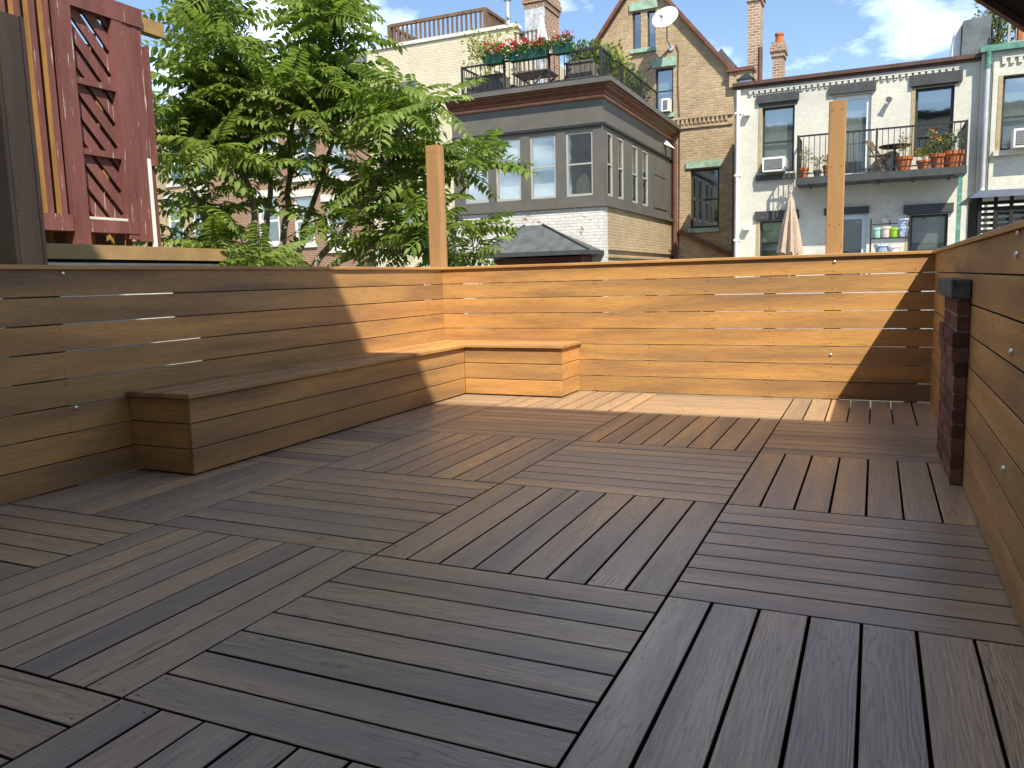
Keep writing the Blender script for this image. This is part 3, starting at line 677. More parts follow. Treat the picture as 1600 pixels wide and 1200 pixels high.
# ------------------------------------------------------------------ plants and pots
def leaves(mb, c, r, n, size, up=0.3, seed=0):
    rnd = random.Random(seed); c = Vector(c)
    for _ in range(n):
        while True:
            p = Vector((rnd.uniform(-1,1), rnd.uniform(-1,1), rnd.uniform(-1,1)))
            if p.length <= 1: break
        q = c + Vector((p.x*r[0], p.y*r[1], p.z*r[2])); d = (Vector((p.x, p.y, p.z*.6+up)) + Vector((rnd.gauss(0,.5), rnd.gauss(0,.5), rnd.gauss(0,.5)))).normalized()
        s = size*rnd.uniform(.6, 1.3); side = d.cross(Vector((rnd.gauss(0,1), rnd.gauss(0,1), rnd.gauss(0,1)))).normalized()*s*.26
        nn = d.cross(side).normalized()*s*.08
        mb.add([q, q+d*s*.5+side+nn, q+d*s, q+d*s*.5-side+nn], [(0,1,2),(0,2,3)])
def stems(mb, c, n, h, spread, seed=0, r=.006):
    rnd = random.Random(seed); c = Vector(c); tips = []
    for _ in range(n):
        a = rnd.uniform(0, 6.28); s = spread*rnd.uniform(.2, 1); t = c + Vector((math.cos(a)*s, math.sin(a)*s, h*rnd.uniform(.6, 1)))
        mb.tube([c + Vector((math.cos(a)*.03, math.sin(a)*.03, 0)), (c*.5+t*.5)+Vector((rnd.gauss(0,.02), rnd.gauss(0,.02), 0)), t], [r, r*.8, r*.5], 4, False); tips.append(t)
    return tips
def pot(label, x, y, z, r, h, mat='terracotta', plant=None, cat='plant pot', group='potted plants on the balcony', seed=1, name='potted_plant'):
    t = thing(name, label, cat, (x, y, z), group)
    MB().lathe((x, y, z), [(r*.72, 0), (r*.93, h*.78), (r*1.04, h*.78), (r*1.04, h), (r*.9, h), (r*.88, h*.9)], 14).build('pot', mat, t, True)
    MB().lathe((x, y, z), [(r*.86, h*.84), (r*.86, h*.88)], 12).build('soil', 'soil', t)
    if plant:
        kind, ph, ps = plant; m_ = MB(); tp = stems(m_, (x, y, z+h*.86), 9, ph, ps, seed, .005); m_.build('stems', 'leaf_dry' if kind == 'dry' else 'stalk', t)
        m_ = MB()
        for i, q in enumerate(tp): leaves(m_, q-Vector((0,0,ph*.22)), (.07, .07, ph*.3), 16 if kind != 'dry' else 7, .075, .2, seed*31+i)
        fo = m_.build('foliage', {'green': 'leaf_mid', 'dry': 'leaf_dry', 'yellow': 'leaf_yellow', 'orange': 'leaf_mid'}[kind], t); fo['kind'] = 'stuff'
        if kind == 'orange':
            m_ = MB()
            for q in tp: leaves(m_, q, (.06,.06,.05), 9, .055, .6, seed)
            fo = m_.build('flowers', 'petal_orange', t); fo['kind'] = 'stuff'
    return t
zp = zb1+.002
for i, (px, py, r, hh, mat, pl, lab) in enumerate([
    (1256, 275, .12, .26, 'terracotta', ('dry', .55, .14), 'terracotta pot with thin dry stems beside the white air conditioner'),
    (1277, 272, .10, .18, 'plum_pot', ('dry', .35, .12), 'small grey pot between two terracotta pots on the balcony'),
    (1293, 270, .12, .28, 'terracotta', ('dry', .28, .10), 'terracotta pot tucked against the balcony side of the boxed post'),
    (1412, 264, .19, .34, 'terracotta', ('dry', .55, .2), 'terracotta pot with spindly twigs beside the round balcony table'),
    (1443, 262, .16, .22, 'terracotta', ('yellow', .35, .28), 'low terracotta pot with a spreading yellowish plant on the balcony'),
    (1466, 260, .19, .34, 'terracotta', ('orange', .62, .22), 'tall terracotta pot with upright stalks and orange blooms'),
    (1489, 258, .24, .38, 'terracotta', ('green', .58, .26), 'widest terracotta pot with bushy green growth at the balcony end')]):
    p = PY(px, py, BYF+.28); pot(lab, p.x, BYF+.30, zp, r, hh, mat, pl, seed=i+3)
# round pedestal table, folding chair on balcony
p = PY(1398, 230, BYF+.5); t = thing('pedestal_table', 'small round dark table on the balcony', 'table', (p.x, BYF+.55, zp))
MB().lathe((p.x, BYF+.55, zp), [(.30, .60), (.36, .63), (.36, .655), (.02, .66)], 18).build('table_top', 'black_metal', t, True)
MB().lathe((p.x, BYF+.55, zp), [(.2, 0), (.18, .02), (.03, .08), (.03, .60)], 10).build('pedestal', 'black_metal', t, True)
def folding_chair(label, x, y, z, rz, s=1.0, mat='grey_wood'):
    t = thing('folding_chair', label, 'chair', (x, y, z))
    c, sn = math.cos(rz), math.sin(rz)
    def T(a, b, h): return Vector((x + (a*c - b*sn)*s, y + (a*sn + b*c)*s, z + h*s))
    for k in (-.21, .21):
        MB().bar(T(k, -.24, .0), T(k, .26, .86), .045*s, .03*s).build('leg', mat, t)
        MB().bar(T(k*.9, .26, 0), T(k*.9, -.22, .45), .045*s, .03*s).build('leg', mat, t)
    for i in range(5): MB().bar(T(-.2, -.22+.09*i, .455), T(.2, -.22+.09*i, .455), .065*s, .02*s).build('seat_slat', mat, t)
    for i in range(4): MB().bar(T(-.22, .16+.026*i, .64+.065*i), T(.22, .16+.026*i, .64+.065*i), .02*s, .045*s).build('back_slat', mat, t)
    return t
p = PY(1372, 260, BYF+.45); folding_chair('bare wooden folding chair beside the round balcony table', p.x, BYF+.5, zp, 1.2, .95, 'frame_wood')

# lower terrace of the white house: closed parasol, shelf with glazed pots
LZ0 = 0.55
ter = struct(MB().box(wx0-.2, wx1+.3, 16.6, WY-.005, GZ+.001, LZ0).build('terrace', 'light_render'))
def parasol(label, x, y, z0, ztop, zhem, r, mat, name='closed_parasol'):
    t = thing(name, label, 'parasol', (x, y, z0))
    MB().lathe((x, y, z0), [(.26, 0), (.26, .05), (.05, .09), (.04, .3)], 14).build('base', 'black_metal', t, True)
    MB().tube([(x, y, z0+.2), (x, y, ztop+.06)], .022, 8).build('pole', 'galv', t, True)
    m_ = MB(); n = 40; L = 9; H_ = ztop-zhem
    for i in range(L):
        k = i/(L-1); zz = ztop - H_*k; rr = r*(.10+.9*k**.8)
        if i == 1: rr *= 1.25
        for j in range(n):
            a = 2*math.pi*j/n; fold = 1 + (.26*math.sin(a*8+.5*k) + .08*math.sin(a*5+2))*min(1, k*2)
            m_.v.append((x+rr*fold*math.cos(a), y+rr*fold*math.sin(a), zz + (.05*math.sin(a*8) if i == L-1 else 0)))
    for i in range(L-1):
        for j in range(n): m_.f.append([i*n+j, i*n+(j+1)%n, (i+1)*n+(j+1)%n, (i+1)*n+j]); m_.mi.append(0)
    m_.f.append(list(range(n))); m_.mi.append(0)
    m_.build('canopy', mat, t, True)
    MB().lathe((x, y, ztop+.0), [(.02, 0), (.035, .03), (.012, .09)], 10).build('finial', mat, t, True)
    return t
UYY = 17.6
p = PY(1237, 303, UYY); zt = p.z; zh = PY(1232, 397, UYY).z
parasol('closed beige parasol standing before the white house', p.x-.02, UYY, LZ0+.002, zt, zh, .24, 'beige_cloth')
SY = 18.9
sx0, sx1 = PY(1360,380,SY).x, PY(1420,380,SY).x
t = thing('plant_shelf', 'black metal plant shelf holding glazed pots under the balcony', 'shelf', ((sx0+sx1)/2, SY, LZ0+.002))
zu = PY(1390,371,SY).z; zl = PY(1390,396,SY).z
for x in (sx0, sx1):
    for y in (SY-.17, SY+.17): MB().bar((x, y, LZ0+.002), (x, y, zu+.45), .035).build('upright', 'black_metal', t)
for zz in (zu, zl, LZ0+.25): MB().box(sx0-.02, sx1+.02, SY-.19, SY+.19, zz-.03, zz).build('shelf_board', 'black_metal', t)
MB().bar((sx0, SY+.17, zu+.33), (sx1, SY+.17, zu+.33), .025).build('back_rail', 'black_metal', t)
MB().bar(((sx0+sx1)/2, SY+.17, zu), ((sx0+sx1)/2, SY+.17, zu+.42), .025).build('back_stay', 'black_metal', t)
for (k, mat, r, hh, lab, zz) in ((.16, 'teal_pot', .115, .24, 'aqua glazed pot on the black plant shelf', zu), (.38, 'pink_pot', .13, .26, 'pale pink glazed pot on the black plant shelf', zu),
                             (.60, 'lime_pot', .115, .22, 'lime green glazed pot on the black plant shelf', zu), (.82, 'blue_pot', .125, .23, 'blue and white patterned pot under a matching pot', zu),
                             (.82, 'blue_pot', .135, .19, 'blue and white patterned pot stacked on a matching pot', zu+.234), (.30, 'blue_pot', .17, .22, 'round dark blue pot on the lower plant shelf', zl), (.62, 'white_paint', .15, .17, 'white pot on the lower plant shelf', zl)):
    pot(lab, sx0+(sx1-sx0)*k, SY-.02, zz+.002, r, hh, mat, None, 'pot', 'glazed pots on the plant shelf', name='glazed_pot')

# ------------------------------------------------------------------ right-hand neighbour house
NY = 19.85; nx0, nx1 = wx1+.004, wx1+7
nz1 = PY(1560, 72, NY).z
nb = thing('row_house', 'pale grey brick house with a planted roof terrace and an air conditioner', 'house', (nx0+3, NY, GZ))
f = fmap('y', NY, -1)
hw = rectY(1568,118,1632,235,NY); hl = [hw[0], hw[1], .9, 2.4]
w = MB(); facade(w, f, nx0, nx1, GZ, nz1-.12, .3, [hw, hl]); w.build('wall', 'brick_white', nb)
shell(nb, nx0, nx1, NY+.302, NY+9, GZ, nz1-.3, 'brick_white'); MB().box(nx0+.26, nx1-.26, NY+.31, NY+8.7, nz1-.3, nz1-.1).build('roof', 'roofing', nb)
window(nb, f, hw, 'dark_window', .055, .12, .45, .9, 'lace'); window(nb, f, hl, 'dark_window', .055, .12, .5, .5)
m_ = MB(); mbox(m_, f, nx0-.05, nx1, -.14, .34, nz1-.119, nz1+.02); m_.build('gutter', 'verdigris', nb)
m_ = MB(); mbox(m_, f, hw[0]-.09, hw[0]-.002, -.012, .1, hw[2], hw[3]); m_.build('jamb', 'tan_trim', nb)
m_ = MB(); mbox(m_, f, hw[0]-.14, hw[1]+.1, -.1, .02, hw[2]-.12, hw[2]-.005); m_.build('sill', 'brick_white', nb)
m_ = MB(); mbox(m_, f, nx0+.4, nx1, -.05, -.002, nz1-.29, nz1-.23); m_.build('string_course', 'brick_white', nb)
dme = None
for k in range(14):
    u = nx0+.45+.16*k
    if dme is None:
        m_ = MB(); mbox(m_, f, u-.04, u+.04, -.045, -.002, nz1-.42, nz1-.292); dme = m_.build('dentil', 'brick_white', nb); du = u
    else:
        ob = dme.copy(); COL.objects.link(ob); ob.parent = nb; ob.location = (u-du, 0, 0)
x = nx0+.12
MB().tube([(x, NY-.09, nz1-.5), (x, NY-.09, nz1-.12)], .06, 10).build('pipe_head', 'verdigris', nb, True)
MB().tube([(x, NY-.09, 2.9), (x, NY-.09, nz1-.501)], .055, 10).build('downpipe', 'galv', nb, True)
MB().tube([(x, NY-.09, GZ), (x, NY-.09, 2.899)], .05, 10).build('downpipe', 'white_paint', nb, True)
m_ = MB(); m_.tube([PY(1552,95,NY-.03), PY(1548,180,NY-.03), PY(1542,300,NY-.03), PY(1540,380,NY-.03)], .012, 5); m_.build('cable', 'black_metal', nb)
ac_unit('white air conditioner in the window beside the galvanised downpipe', hw[0]+.22, hw[0]+.85, hw[2]+.003, hw[2]+.42, f)
railing(nb, [(nx0+.55, NY+.25), (nx1-.1, NY+.25)], nz1+.021, nz1+.95, .14, 'grey_frame')
t = thing('planter', 'long terracotta planter behind the neighbouring roof railing', 'planter', (nx0+1.3, NY+.7, nz1-.098))
MB().box(nx0+.75, nx0+1.9, NY+.5, NY+.9, nz1-.098, nz1+.55).build('trough', 'terracotta', t); MB().box(nx0+.70, nx0+1.95, NY+.45, NY+.95, nz1+.551, nz1+.62).build('rim', 'terracotta', t)
t = thing('climbing_plant', 'dark twiggy climber on the roof beside the grey chimney stack', 'plant', (nx0+.35, NY+1.6, nz1-.098))
m_ = MB(); tp = stems(m_, (nx0+.4, NY+1.6, nz1-.098), 26, 2.0, .5, 5, .014); m_.build('stems', 'bark', t)
m_ = MB()
for i, q in enumerate(tp): leaves(m_, q-Vector((0,0,.6)), (.22,.22,.75), 60, .09, .2, i)
fo = m_.build('foliage', 'leaf_mid', t); fo['kind'] = 'stuff'
# grey rendered chimney stack straddling the two roofs
gx0, gx1 = PY(1502,60,WY+.6).x, PY(1545,60,WY+.6).x; gz1 = PY(1520,31,WY+.6).z
t = thing('chimney_stack', 'short rendered chimney stack with one white side beside the verdigris gutter', 'chimney', ((gx0+gx1)/2, WY+.9, wz1-.3))
MB().prism([(gx0, WY+.5, wz1-.3), (gx1, WY+.5, wz1-.3), (gx1+.03, WY+.5, gz1+.05), (gx0+.02, WY+.5, gz1-.02)], (0, 1.1, 0)).build('stack', 'grey_render', t)
MB().prism([(gx0-.22, WY+.7, wz1-.3), (gx0-.003, WY+.7, wz1-.3), (gx0+.0, WY+.7, gz1-.05), (gx0-.13, WY+.7, gz1-.12), (gx0-.17, WY+.7, gz1-.5)], (0, .9, 0)).build('painted_flank', 'white_paint', t)

# ------------------------------------------------------------------ grey extension with roof terrace
EY, EX1, GYW = 16.0, -5.33, 23.0
EX0 = -9.32; YC = 19.5
ez_w0, ez_w1, ez_top = 2.86, 4.60, 5.17     # window band, frieze, cornice underside
ext = thing('house_extension', 'taupe grey window-banded extension on whitewashed brick with a roof terrace', 'extension', ((EX0+EX1)/2, EY, GZ))
f = fmap('y', EY, -1); fs_ = fmap('x', EX1, 1)
bx_ = [(PY(a,260,EY).x, PY(b,260,EY).x) for a, b in ((725,763), (774,814), (828,869), (884,927))]
fz0, fz1 = 2.97, 4.47
holesF = [(a, b, fz0, fz1) for a, b in bx_]
by_ = [(PX(a,280,EX1).y, PX(b,280,EX1).y) for a, b in ((949.5,958), (966,975), (988,997), (1004,1013))]
holesS = [(a, b, fz0, fz1) for a, b in by_]
w = MB(); facade(w, f, EX0, EX1, 2.78, ez_top, .25, holesF); w.build('wall', 'grey_paint', ext)
w = MB(); facade(w, fs_, EY+.251, GYW-.003, 2.78, ez_top, .25, holesS); w.build('wall', 'grey_paint', ext)
for h in holesF:
    i = holesF.index(h)
    window(ext, f, h, 'grey_frame', .05, .03, .5, (.95, .52, .55, .0)[i], 'blind')
for h in holesS: window(ext, fs_, h, 'grey_frame', .05, .012, .5, .9, 'blind')
for i in (1, 2):      # perforated window guards
    a, b = bx_[i]; m_ = MB(); mbox(m_, f, a+.06, b-.06, .092, .097, fz0+.06, fz0+.36); go = m_.build('window_guard', 'blind', ext)
a, b = bx_[3]; m_ = MB(); m_.prism([(a+.2, EY+.16, fz0+.06), (b-.12, EY+.16, fz0+.06), (b-.10, EY+.16, fz0+.3), (a+.42, EY+.16, fz0+.55), (a+.22, EY+.16, fz0+.4)], (0, .02, 0)); m_.build('cardboard', 'tan_trim', ext)
# lower brick
w = MB(); facade(w, f, EX0+.01, EX1, GZ, 2.70, .3, []); w.build('lower_wall', 'brick_flake', ext)
w = MB(); facade(w, fs_, EY+.301, GYW-.003, GZ, 2.70, .3, []); w.build('lower_wall', 'brick_yellow', ext)
m_ = MB(); mbox(m_, fs_, EY+.3, GYW-.004, -.06, -.002, 1.68, 1.76); mbox(m_, fs_, EY+.3, GYW-.004, -.04, -.002, 1.50, 1.55); m_.build('string_course', 'brick_yellow', ext)
m_ = MB(); m_.box(EX0, EX1+.07, EY-.07, EY+.2, 2.701, 2.779); m_.box(EX1-.2, EX1+.07, EY+.201, GYW-.004, 2.701, 2.779); m_.build('sill_band', 'grey_paint', ext)
# side panels and fittings on the grey flank
for (a, b, z0, z1) in ((1022, 1042, 3.0, 3.9), (1022, 1040, 3.93, 4.45)):
    m_ = MB(); mbox(m_, fs_, PX(a,280,EX1).y, PX(b,280,EX1).y, -.025, -.002, z0, z1); m_.build('panel', 'grey_paint', ext)
m_ = MB(); mbox(m_, fs_, EY+.0, GYW-.1, -.05, -.002, 4.56, 4.62); m_.build('drip_mould', 'black_metal', ext)
m_ = MB(); mbox(m_, f, EX0, EX1-.0, -.05, -.002, 4.56, 4.62); m_.build('drip_mould', 'black_metal', ext)
yl = PX(1038,230,EX1).y; m_ = MB(); m_.add([(EX1+.003, yl-.1, 4.95), (EX1+.003, yl+.25, 4.95), (EX1+.30, yl+.08, 4.80), (EX1+.003, yl+.08, 5.12)], [(0,1,2),(0,2,3),(1,3,2),(0,3,1)]); m_.build('floodlight', 'white_paint', ext)
# cornice: stepped profile along the front and the flank
def sweep(prof, name, mt):
    m_ = MB(); n = len(prof); vs = []
    for k in range(3):
        for o_, z in prof: vs.append(((EX0-.05, EY-o_, z), (EX1+o_, EY-o_, z), (EX1+o_, GYW-.02, z))[k])
    fs = [(k*n+i, k*n+i+1, (k+1)*n+i+1, (k+1)*n+i) for k in range(2) for i in range(n-1)]
    m_.add(vs, fs); return m_.build(name, mt, ext)
Z = ez_top
sweep([(-.1, Z), (.04, Z), (.06, Z+.02), (.06, Z+.055), (.045, Z+.075)], 'cornice_bead', 'copper_hi')
sweep([(.045, Z+.075), (.075, Z+.09), (.08, Z+.13), (.12, Z+.16), (.17, Z+.19), (.19, Z+.23), (.235, Z+.25), (.24, Z+.285), (.28, Z+.29)], 'cornice', 'copper')
sweep([(.22, Z+.291), (.30, Z+.291), (.30, Z+.40), (-.25, Z+.42)], 'roof_edge', 'grey_paint')
TZ = ez_top + .30
MB().box(EX0, EX1-.252, EY+.252, YC-.004, TZ-.2, TZ).build('terrace_roof', 'roofing', ext)
MB().box(-8.75, EX1-.252, YC, GYW-.004, TZ-.2, TZ).build('terrace_roof', 'roofing', ext)
MB().box(EX0, EX0+.25, EY+.302, YC-.004, GZ, TZ-.21).build('side_wall', 'brick_cream', ext)
# brown downpipe where the flank meets the gable house
MB().tube([(EX1+.12, GYW-.12, GZ), (EX1+.12, GYW-.12, ez_top-.1)], .07, 8).build('downpipe', 'brown_pipe', ext, True)
# railing of the roof terrace
RZ0 = TZ+.121; RZ1 = PY(930,76,EY+.1).z
rail_pts = [(PY(724,130,EY+.1).x, YC-.2), (PY(724,130,EY+.1).x, EY+.05), (PY(788,110,EY+.05).x, EY+.05), (PY(858,100,EY+.05).x, EY+.05), (EX1-.05, EY+.05), (EX1-.05, 17.8), (EX1-.05, 19.6), (EX1-.05, 21.3)]
rl = MB().bar((rail_pts[1][0], EY+.05, RZ0-.0), (EX1-.05, EY+.05, RZ0-.0), .05, .02).build('railing', 'black_metal', ext)
railing(rl, rail_pts, RZ0-.01, RZ1, .125, bw=.015, rw=.042)
RX = rail_pts[1][0]
# things on the roof terrace
def flower_box(label, x0, x1, y, z, seed):
    t = thing('flower_box', label, 'flower box', ((x0+x1)/2, y, z), 'green flower boxes hung on the terrace railing')
    m_ = MB(); m_.prism([(x0+.03, y-.10, z), (x1-.03, y-.10, z), (x1, y-.13, z+.2), (x0, y-.13, z+.2)], (0, .22, 0)); m_.build('trough', 'green_box', t)
    m_ = MB(); n = int((x1-x0)/.07)
    for i in range(n): leaves(m_, (x0+(x1-x0)*(i+.5)/n, y, z+.24), (.09, .18, .15), 46, .10, .3, seed*50+i)
    fo = m_.build('foliage', 'leaf_mid', t); fo['kind'] = 'stuff'
    rnd = random.Random(seed); A = MB(); B = MB()
    for i in range(int(n*2.2)):
        q = (rnd.uniform(x0, x1), y+rnd.uniform(-.2, .1), z+rnd.uniform(.24, .46)); leaves(A if rnd.random() < .68 else B, q, (.05,.05,.04), 12, .06, .5, seed*99+i)
    fo = A.build('red_flowers', 'petal_red', t); fo['kind'] = 'stuff'
    fo = B.build('pale_flowers', 'petal_pink', t); fo['kind'] = 'stuff'
fy = EY-.06
fzb = RZ1-.16
flower_box('green flower box with orange-red blooms beside the trailing yellow shrub', PY(757,95,fy).x, PY(787,95,fy).x, fy, PY(770,101,fy).z, 3)
flower_box('longest green flower box of red geraniums over the terrace table', PY(795,95,fy).x, PY(857,95,fy).x, fy, PY(826,93,fy).z, 4)
flower_box('green flower box of red geraniums beside the wooden planter crate', PY(865,85,fy).x, PY(893,85,fy).x, fy, PY(880,84,fy).z, 5)
def crate(label, x0, x1, y0, y1, z0, z1, mat, plant, seed, group=None):
    t = thing('planter_crate', label, 'planter', ((x0+x1)/2, (y0+y1)/2, z0), group)
    n = 5; wd = (x1-x0)/n
    MB().box(x0+.03, x1-.03, y0+.03, y1-.03, z0, z1-.06).build('liner', 'soil', t)
    for k in range(n): MB().box(x0+wd*k+.004, x0+wd*(k+1)-.004, y0, y0+.025, z0, z1-.04).build('slat', mat, t)
    MB().box(x0, x0+.025, y0+.026, y1, z0, z1-.04).build('side_panel', mat, t); MB().box(x1-.025, x1, y0+.026, y1, z0, z1-.04).build('side_panel', mat, t)
    m_ = MB(); m_.box(x0-.03, x1+.03, y0-.03, y0+.05, z1-.039, z1); m_.box(x0-.03, x1+.03, y1-.05, y1+.03, z1-.039, z1); m_.build('rim', mat, t)
    if plant:
        kind, r, hh, n_ = plant; c = Vector(((x0+x1)/2, (y0+y1)/2, z1-.06)); m_ = MB(); tp = stems(m_, c, 10, hh, r, seed, .008); m_.build('stems', 'stalk', t)
        m_ = MB()
        for i, q in enumerate(tp): leaves(m_, q-Vector((0,0,hh*.25)), (r*.35, r*.35, hh*.32), n_, .10, .2, seed*77+i)
        fo = m_.build('foliage', kind, t); fo['kind'] = 'stuff'
    return t
tz = TZ+.002
c0 = PY(733,140,EY+.5).x; c1 = PY(787,140,EY+.5).x
crate('grey timber planter crate with a tall yellowing shrub by the cream wall', c0, c1, EY+.35, EY+.85, tz, PY(760,118,EY+.4).z, 'grey_wood', ('leaf_yellow', .62, 1.35, 60), 11)
c0 = PY(887,110,EY+.5).x; c1 = PY(928,110,EY+.5).x
crate('pale timber planter crate of pink flowers beside the corner rail post', c0, c1, EY+.35, EY+.85, tz, PY(905,96,EY+.4).z, 'grey_wood', ('leaf_mid', .38, .6, 34), 12)
# slatted table and chairs
tx = PY(838,110,EY+1.2).x; ty = EY+1.15
t = thing('slatted_table', 'weathered slatted table under the terrace flower boxes', 'table', (tx, ty, tz))
for k in range(7): MB().box(tx-.5, tx+.5, ty-.42+.12*k, ty-.42+.12*k+.10, tz+.70, tz+.725).build('top_slat', 'grey_wood', t)
for s in (-1, 1):
    MB().bar((tx-.42, ty+s*.32, tz), (tx+.42, ty+s*.32, tz+.69), .05, .035).build('leg', 'grey_wood', t); MB().bar((tx+.42, ty+s*.27, tz), (tx-.42, ty+s*.27, tz+.69), .05, .035).build('leg', 'grey_wood', t)
folding_chair('weathered folding chair tucked on the shrub side of the slatted table', tx-.75, ty-.05, tz, 1.4, 1.05)
folding_chair('weathered folding chair on the crate side of the slatted table', tx+.78, ty+.1, tz, -1.5, 1.05)
p = PY(846, 22, EY+2.3); q = PY(846, 74, EY+2.3)
parasol('closed pale parasol standing behind the terrace table', p.x, EY+2.3, tz, p.z, q.z-.2, .17, 'pale_cloth')
# planted pots along the flank railing
labs = ['leafy plant with yellow-green tips behind the corner rail post', 'reddish pot of leafy stems on the terrace flank', 'bushy plant with yellow shoots halfway along the terrace flank', 'green tub plant beside a brown hanging basket', 'leafy pot plant before the mint-silled window']
for i, (yy, kd, hh) in enumerate(((16.9, 'green', .75), (17.7, 'yellow', .95), (18.7, 'yellow', 1.05), (19.6, 'green', .85), (20.5, 'green', .8))):
    t = thing('tub_plant', labs[i], 'plant', (EX1-.55, yy, tz), 'tub plants along the terrace flank')
    MB().lathe((EX1-.55, yy, tz), [(.2, 0), (.27, .36), (.29, .36), (.29, .42), (.24, .42)], 12).build('tub', 'terracotta' if i in (1, 3) else 'grey_wood', t, True)
    m_ = MB(); tp = stems(m_, (EX1-.55, yy, tz+.38), 14, hh, .42, i+40, .008); m_.build('stems', 'stalk', t)
    m_ = MB()
    for j, q in enumerate(tp): leaves(m_, q-Vector((0,0,hh*.28)), (.20,.20,hh*.42), 60, .12, .2, i*40+j)
    fo = m_.build('foliage', 'leaf_yellow' if kd == 'yellow' else 'leaf_mid', t); fo['kind'] = 'stuff'
t = thing('trellis', 'weathered wooden trellis panel beside the closed pale parasol', 'trellis', (-8.0, 19.3, tz))
ta, tb = PY(806,60,19.3).x, PY(838,60,19.3).x; tt = PY(820,48,19.3).z
for k in range(6): MB().bar((ta+(tb-ta)*k/5, 19.3, tz), (ta+(tb-ta)*k/5, 19.3, tt), .035).build('upright', 'grey_wood', t)
for k in range(5): z = tz+.35+(tt-tz-.4)*k/4; MB().bar((ta-.05, 19.27, z), (tb+.05, 19.27, z), .035).build('lath', 'grey_wood', t)

# ------------------------------------------------------------------ small hipped bay roof at the foot of the extension
bl, br_ = PY(762,394,15.0).x, PY(921,386,15.0).x
bay = thing('bay_window', 'barn red bay with a dark hipped roof below the whitewashed brick', 'bay', ((bl+br_)/2, 15.3, GZ))
bl -= .25
ez = 1.66; rz_ = PY(835,352,15.98).z
MB().box(bl+.3, br_-.28, 15.25, EY-.004, GZ, ez-.13).build('wall', 'red_paint', bay)
rf = MB(); A = [(bl, 14.95, ez), (br_, 14.95, ez), (br_, EY-.004, ez), (bl, EY-.004, ez)]
ra, rb = (PY(820,352,15.98).x, EY-.004, rz_), (PY(848,354,15.98).x, EY-.004, rz_)
rf.add(A + [ra, rb], [(0,1,5,4), (1,2,5), (3,0,4), (2,3,4,5), (3,2,1,0)]); rfo = rf.build('roof', 'roofing', bay)
MB().box(bl-.03, br_+.03, 14.88, EY-.005, ez-.10, ez-.001).build('gutter', 'charcoal', bay)
MB().bar(Vector(A[1])+Vector((0,0,.02)), Vector(rb)+Vector((0,-.02,.02)), .05, .03).build('hip_ridge', 'charcoal', rfo)
MB().bar(Vector(A[0])+Vector((0,0,.02)), Vector(ra)+Vector((0,-.02,.02)), .05, .03).build('hip_ridge', 'charcoal', rfo)
MB().box(bl+.9, br_-.9, 15.2, 15.249, GZ+.4, ez-.35).build('panel', 'brown_pipe', bay)

# ------------------------------------------------------------------ gabled tan brick house
gx_l, gx_r = -9.4, wx0-.07
gx_r = PY(1146,116,GYW).x
apex = Vector((-6.26, GYW, 10.25)); eR = Vector((gx_r, GYW, 6.95)); slopeL = (8.35-10.25)/(-7.75+6.26)
eL = Vector((gx_l, GYW, 10.25 - slopeL*abs(gx_l+6.26)))
gab = thing('gabled_house', 'tan brick house with a steep gable and mint green lintels', 'house', (-6.4, GYW, GZ))
f = fmap('y', GYW, -1)
ht = [(rectY(988,20,1001,78,GYW)), (rectY(1011,17,1024,77,GYW))]
hm = rectY(1024,108,1052,178,GYW); hb = rectY(1079,265,1124,357,GYW)
holes = ht + [hm, hb]
# wall with rake: grid of columns clipped by the rake line
def top_at(x): return apex.z - slopeL*(apex.x-x) if x < apex.x else apex.z + (eR.z-apex.z)*(x-apex.x)/(eR.x-apex.x)
xsn = sorted(set([gx_l, gx_r, apex.x] + [v for h in holes for v in h[:2]])); w = MB()
for a, b in zip(xsn[:-1], xsn[1:]):
    mid = (a+b)/2; hs = sorted([h for h in holes if h[0] < mid < h[1]], key=lambda h: h[2]); z = GZ
    for h in hs: w.box(a, b, GYW, GYW+.3, z, h[2]); z = h[3]
    w.prism([(a, GYW, z), (b, GYW, z), (b, GYW, top_at(b)), (a, GYW, top_at(a))], (0, .3, 0))
w.build('wall', 'brick_tan', gab)
for h in ht: window(gab, f, h, 'dark_window', .035, .10, 0, .0, glass='glass')
window(gab, f, hm, 'dark_window', .05, .10, .5, .9); window(gab, f, hb, 'dark_window', .06, .10, .48, .0, glass='glass')
for (l, t_, r, b) in ((984,6,1028,19), (1019,93,1057,107), (1072,253,1128,264)):
    h = rectY(l, t_, r, b, GYW); m_ = MB(); mbox(m_, f, h[0], h[1], -.06, .05, h[2], h[3]); m_.build('lintel', 'mint', gab)
for (l, t_, r, b) in ((986,79,1026,85), (1034,179,1054,185), (1076,358,1124,364)):
    h = rectY(l, t_, r, b, GYW); m_ = MB(); mbox(m_, f, h[0], h[1], -.10, .05, h[2], h[3]); m_.build('sill', 'mint', gab)
zc = PY(1100,192,GYW).z
for (a, b, o_) in ((zc+.16, zc+.24, .06), (zc-.12, zc-.04, .05)): m_ = MB(); mbox(m_, f, EX1-.3, gx_r, -o_, -.002, a, b); m_.build('string_course', 'brick_tan', gab)
dme = None
for k in range(14):
    u = EX1-.1 + (gx_r-EX1)*(k+.3)/14
    if dme is None: m_ = MB(); mbox(m_, f, u-.035, u+.035, -.05, -.002, zc, zc+.158); dme = m_.build('dentil', 'brick_tan', gab); du = u
    else: ob = dme.copy(); COL.objects.link(ob); ob.parent = gab; ob.location = (u-du, 0, 0)
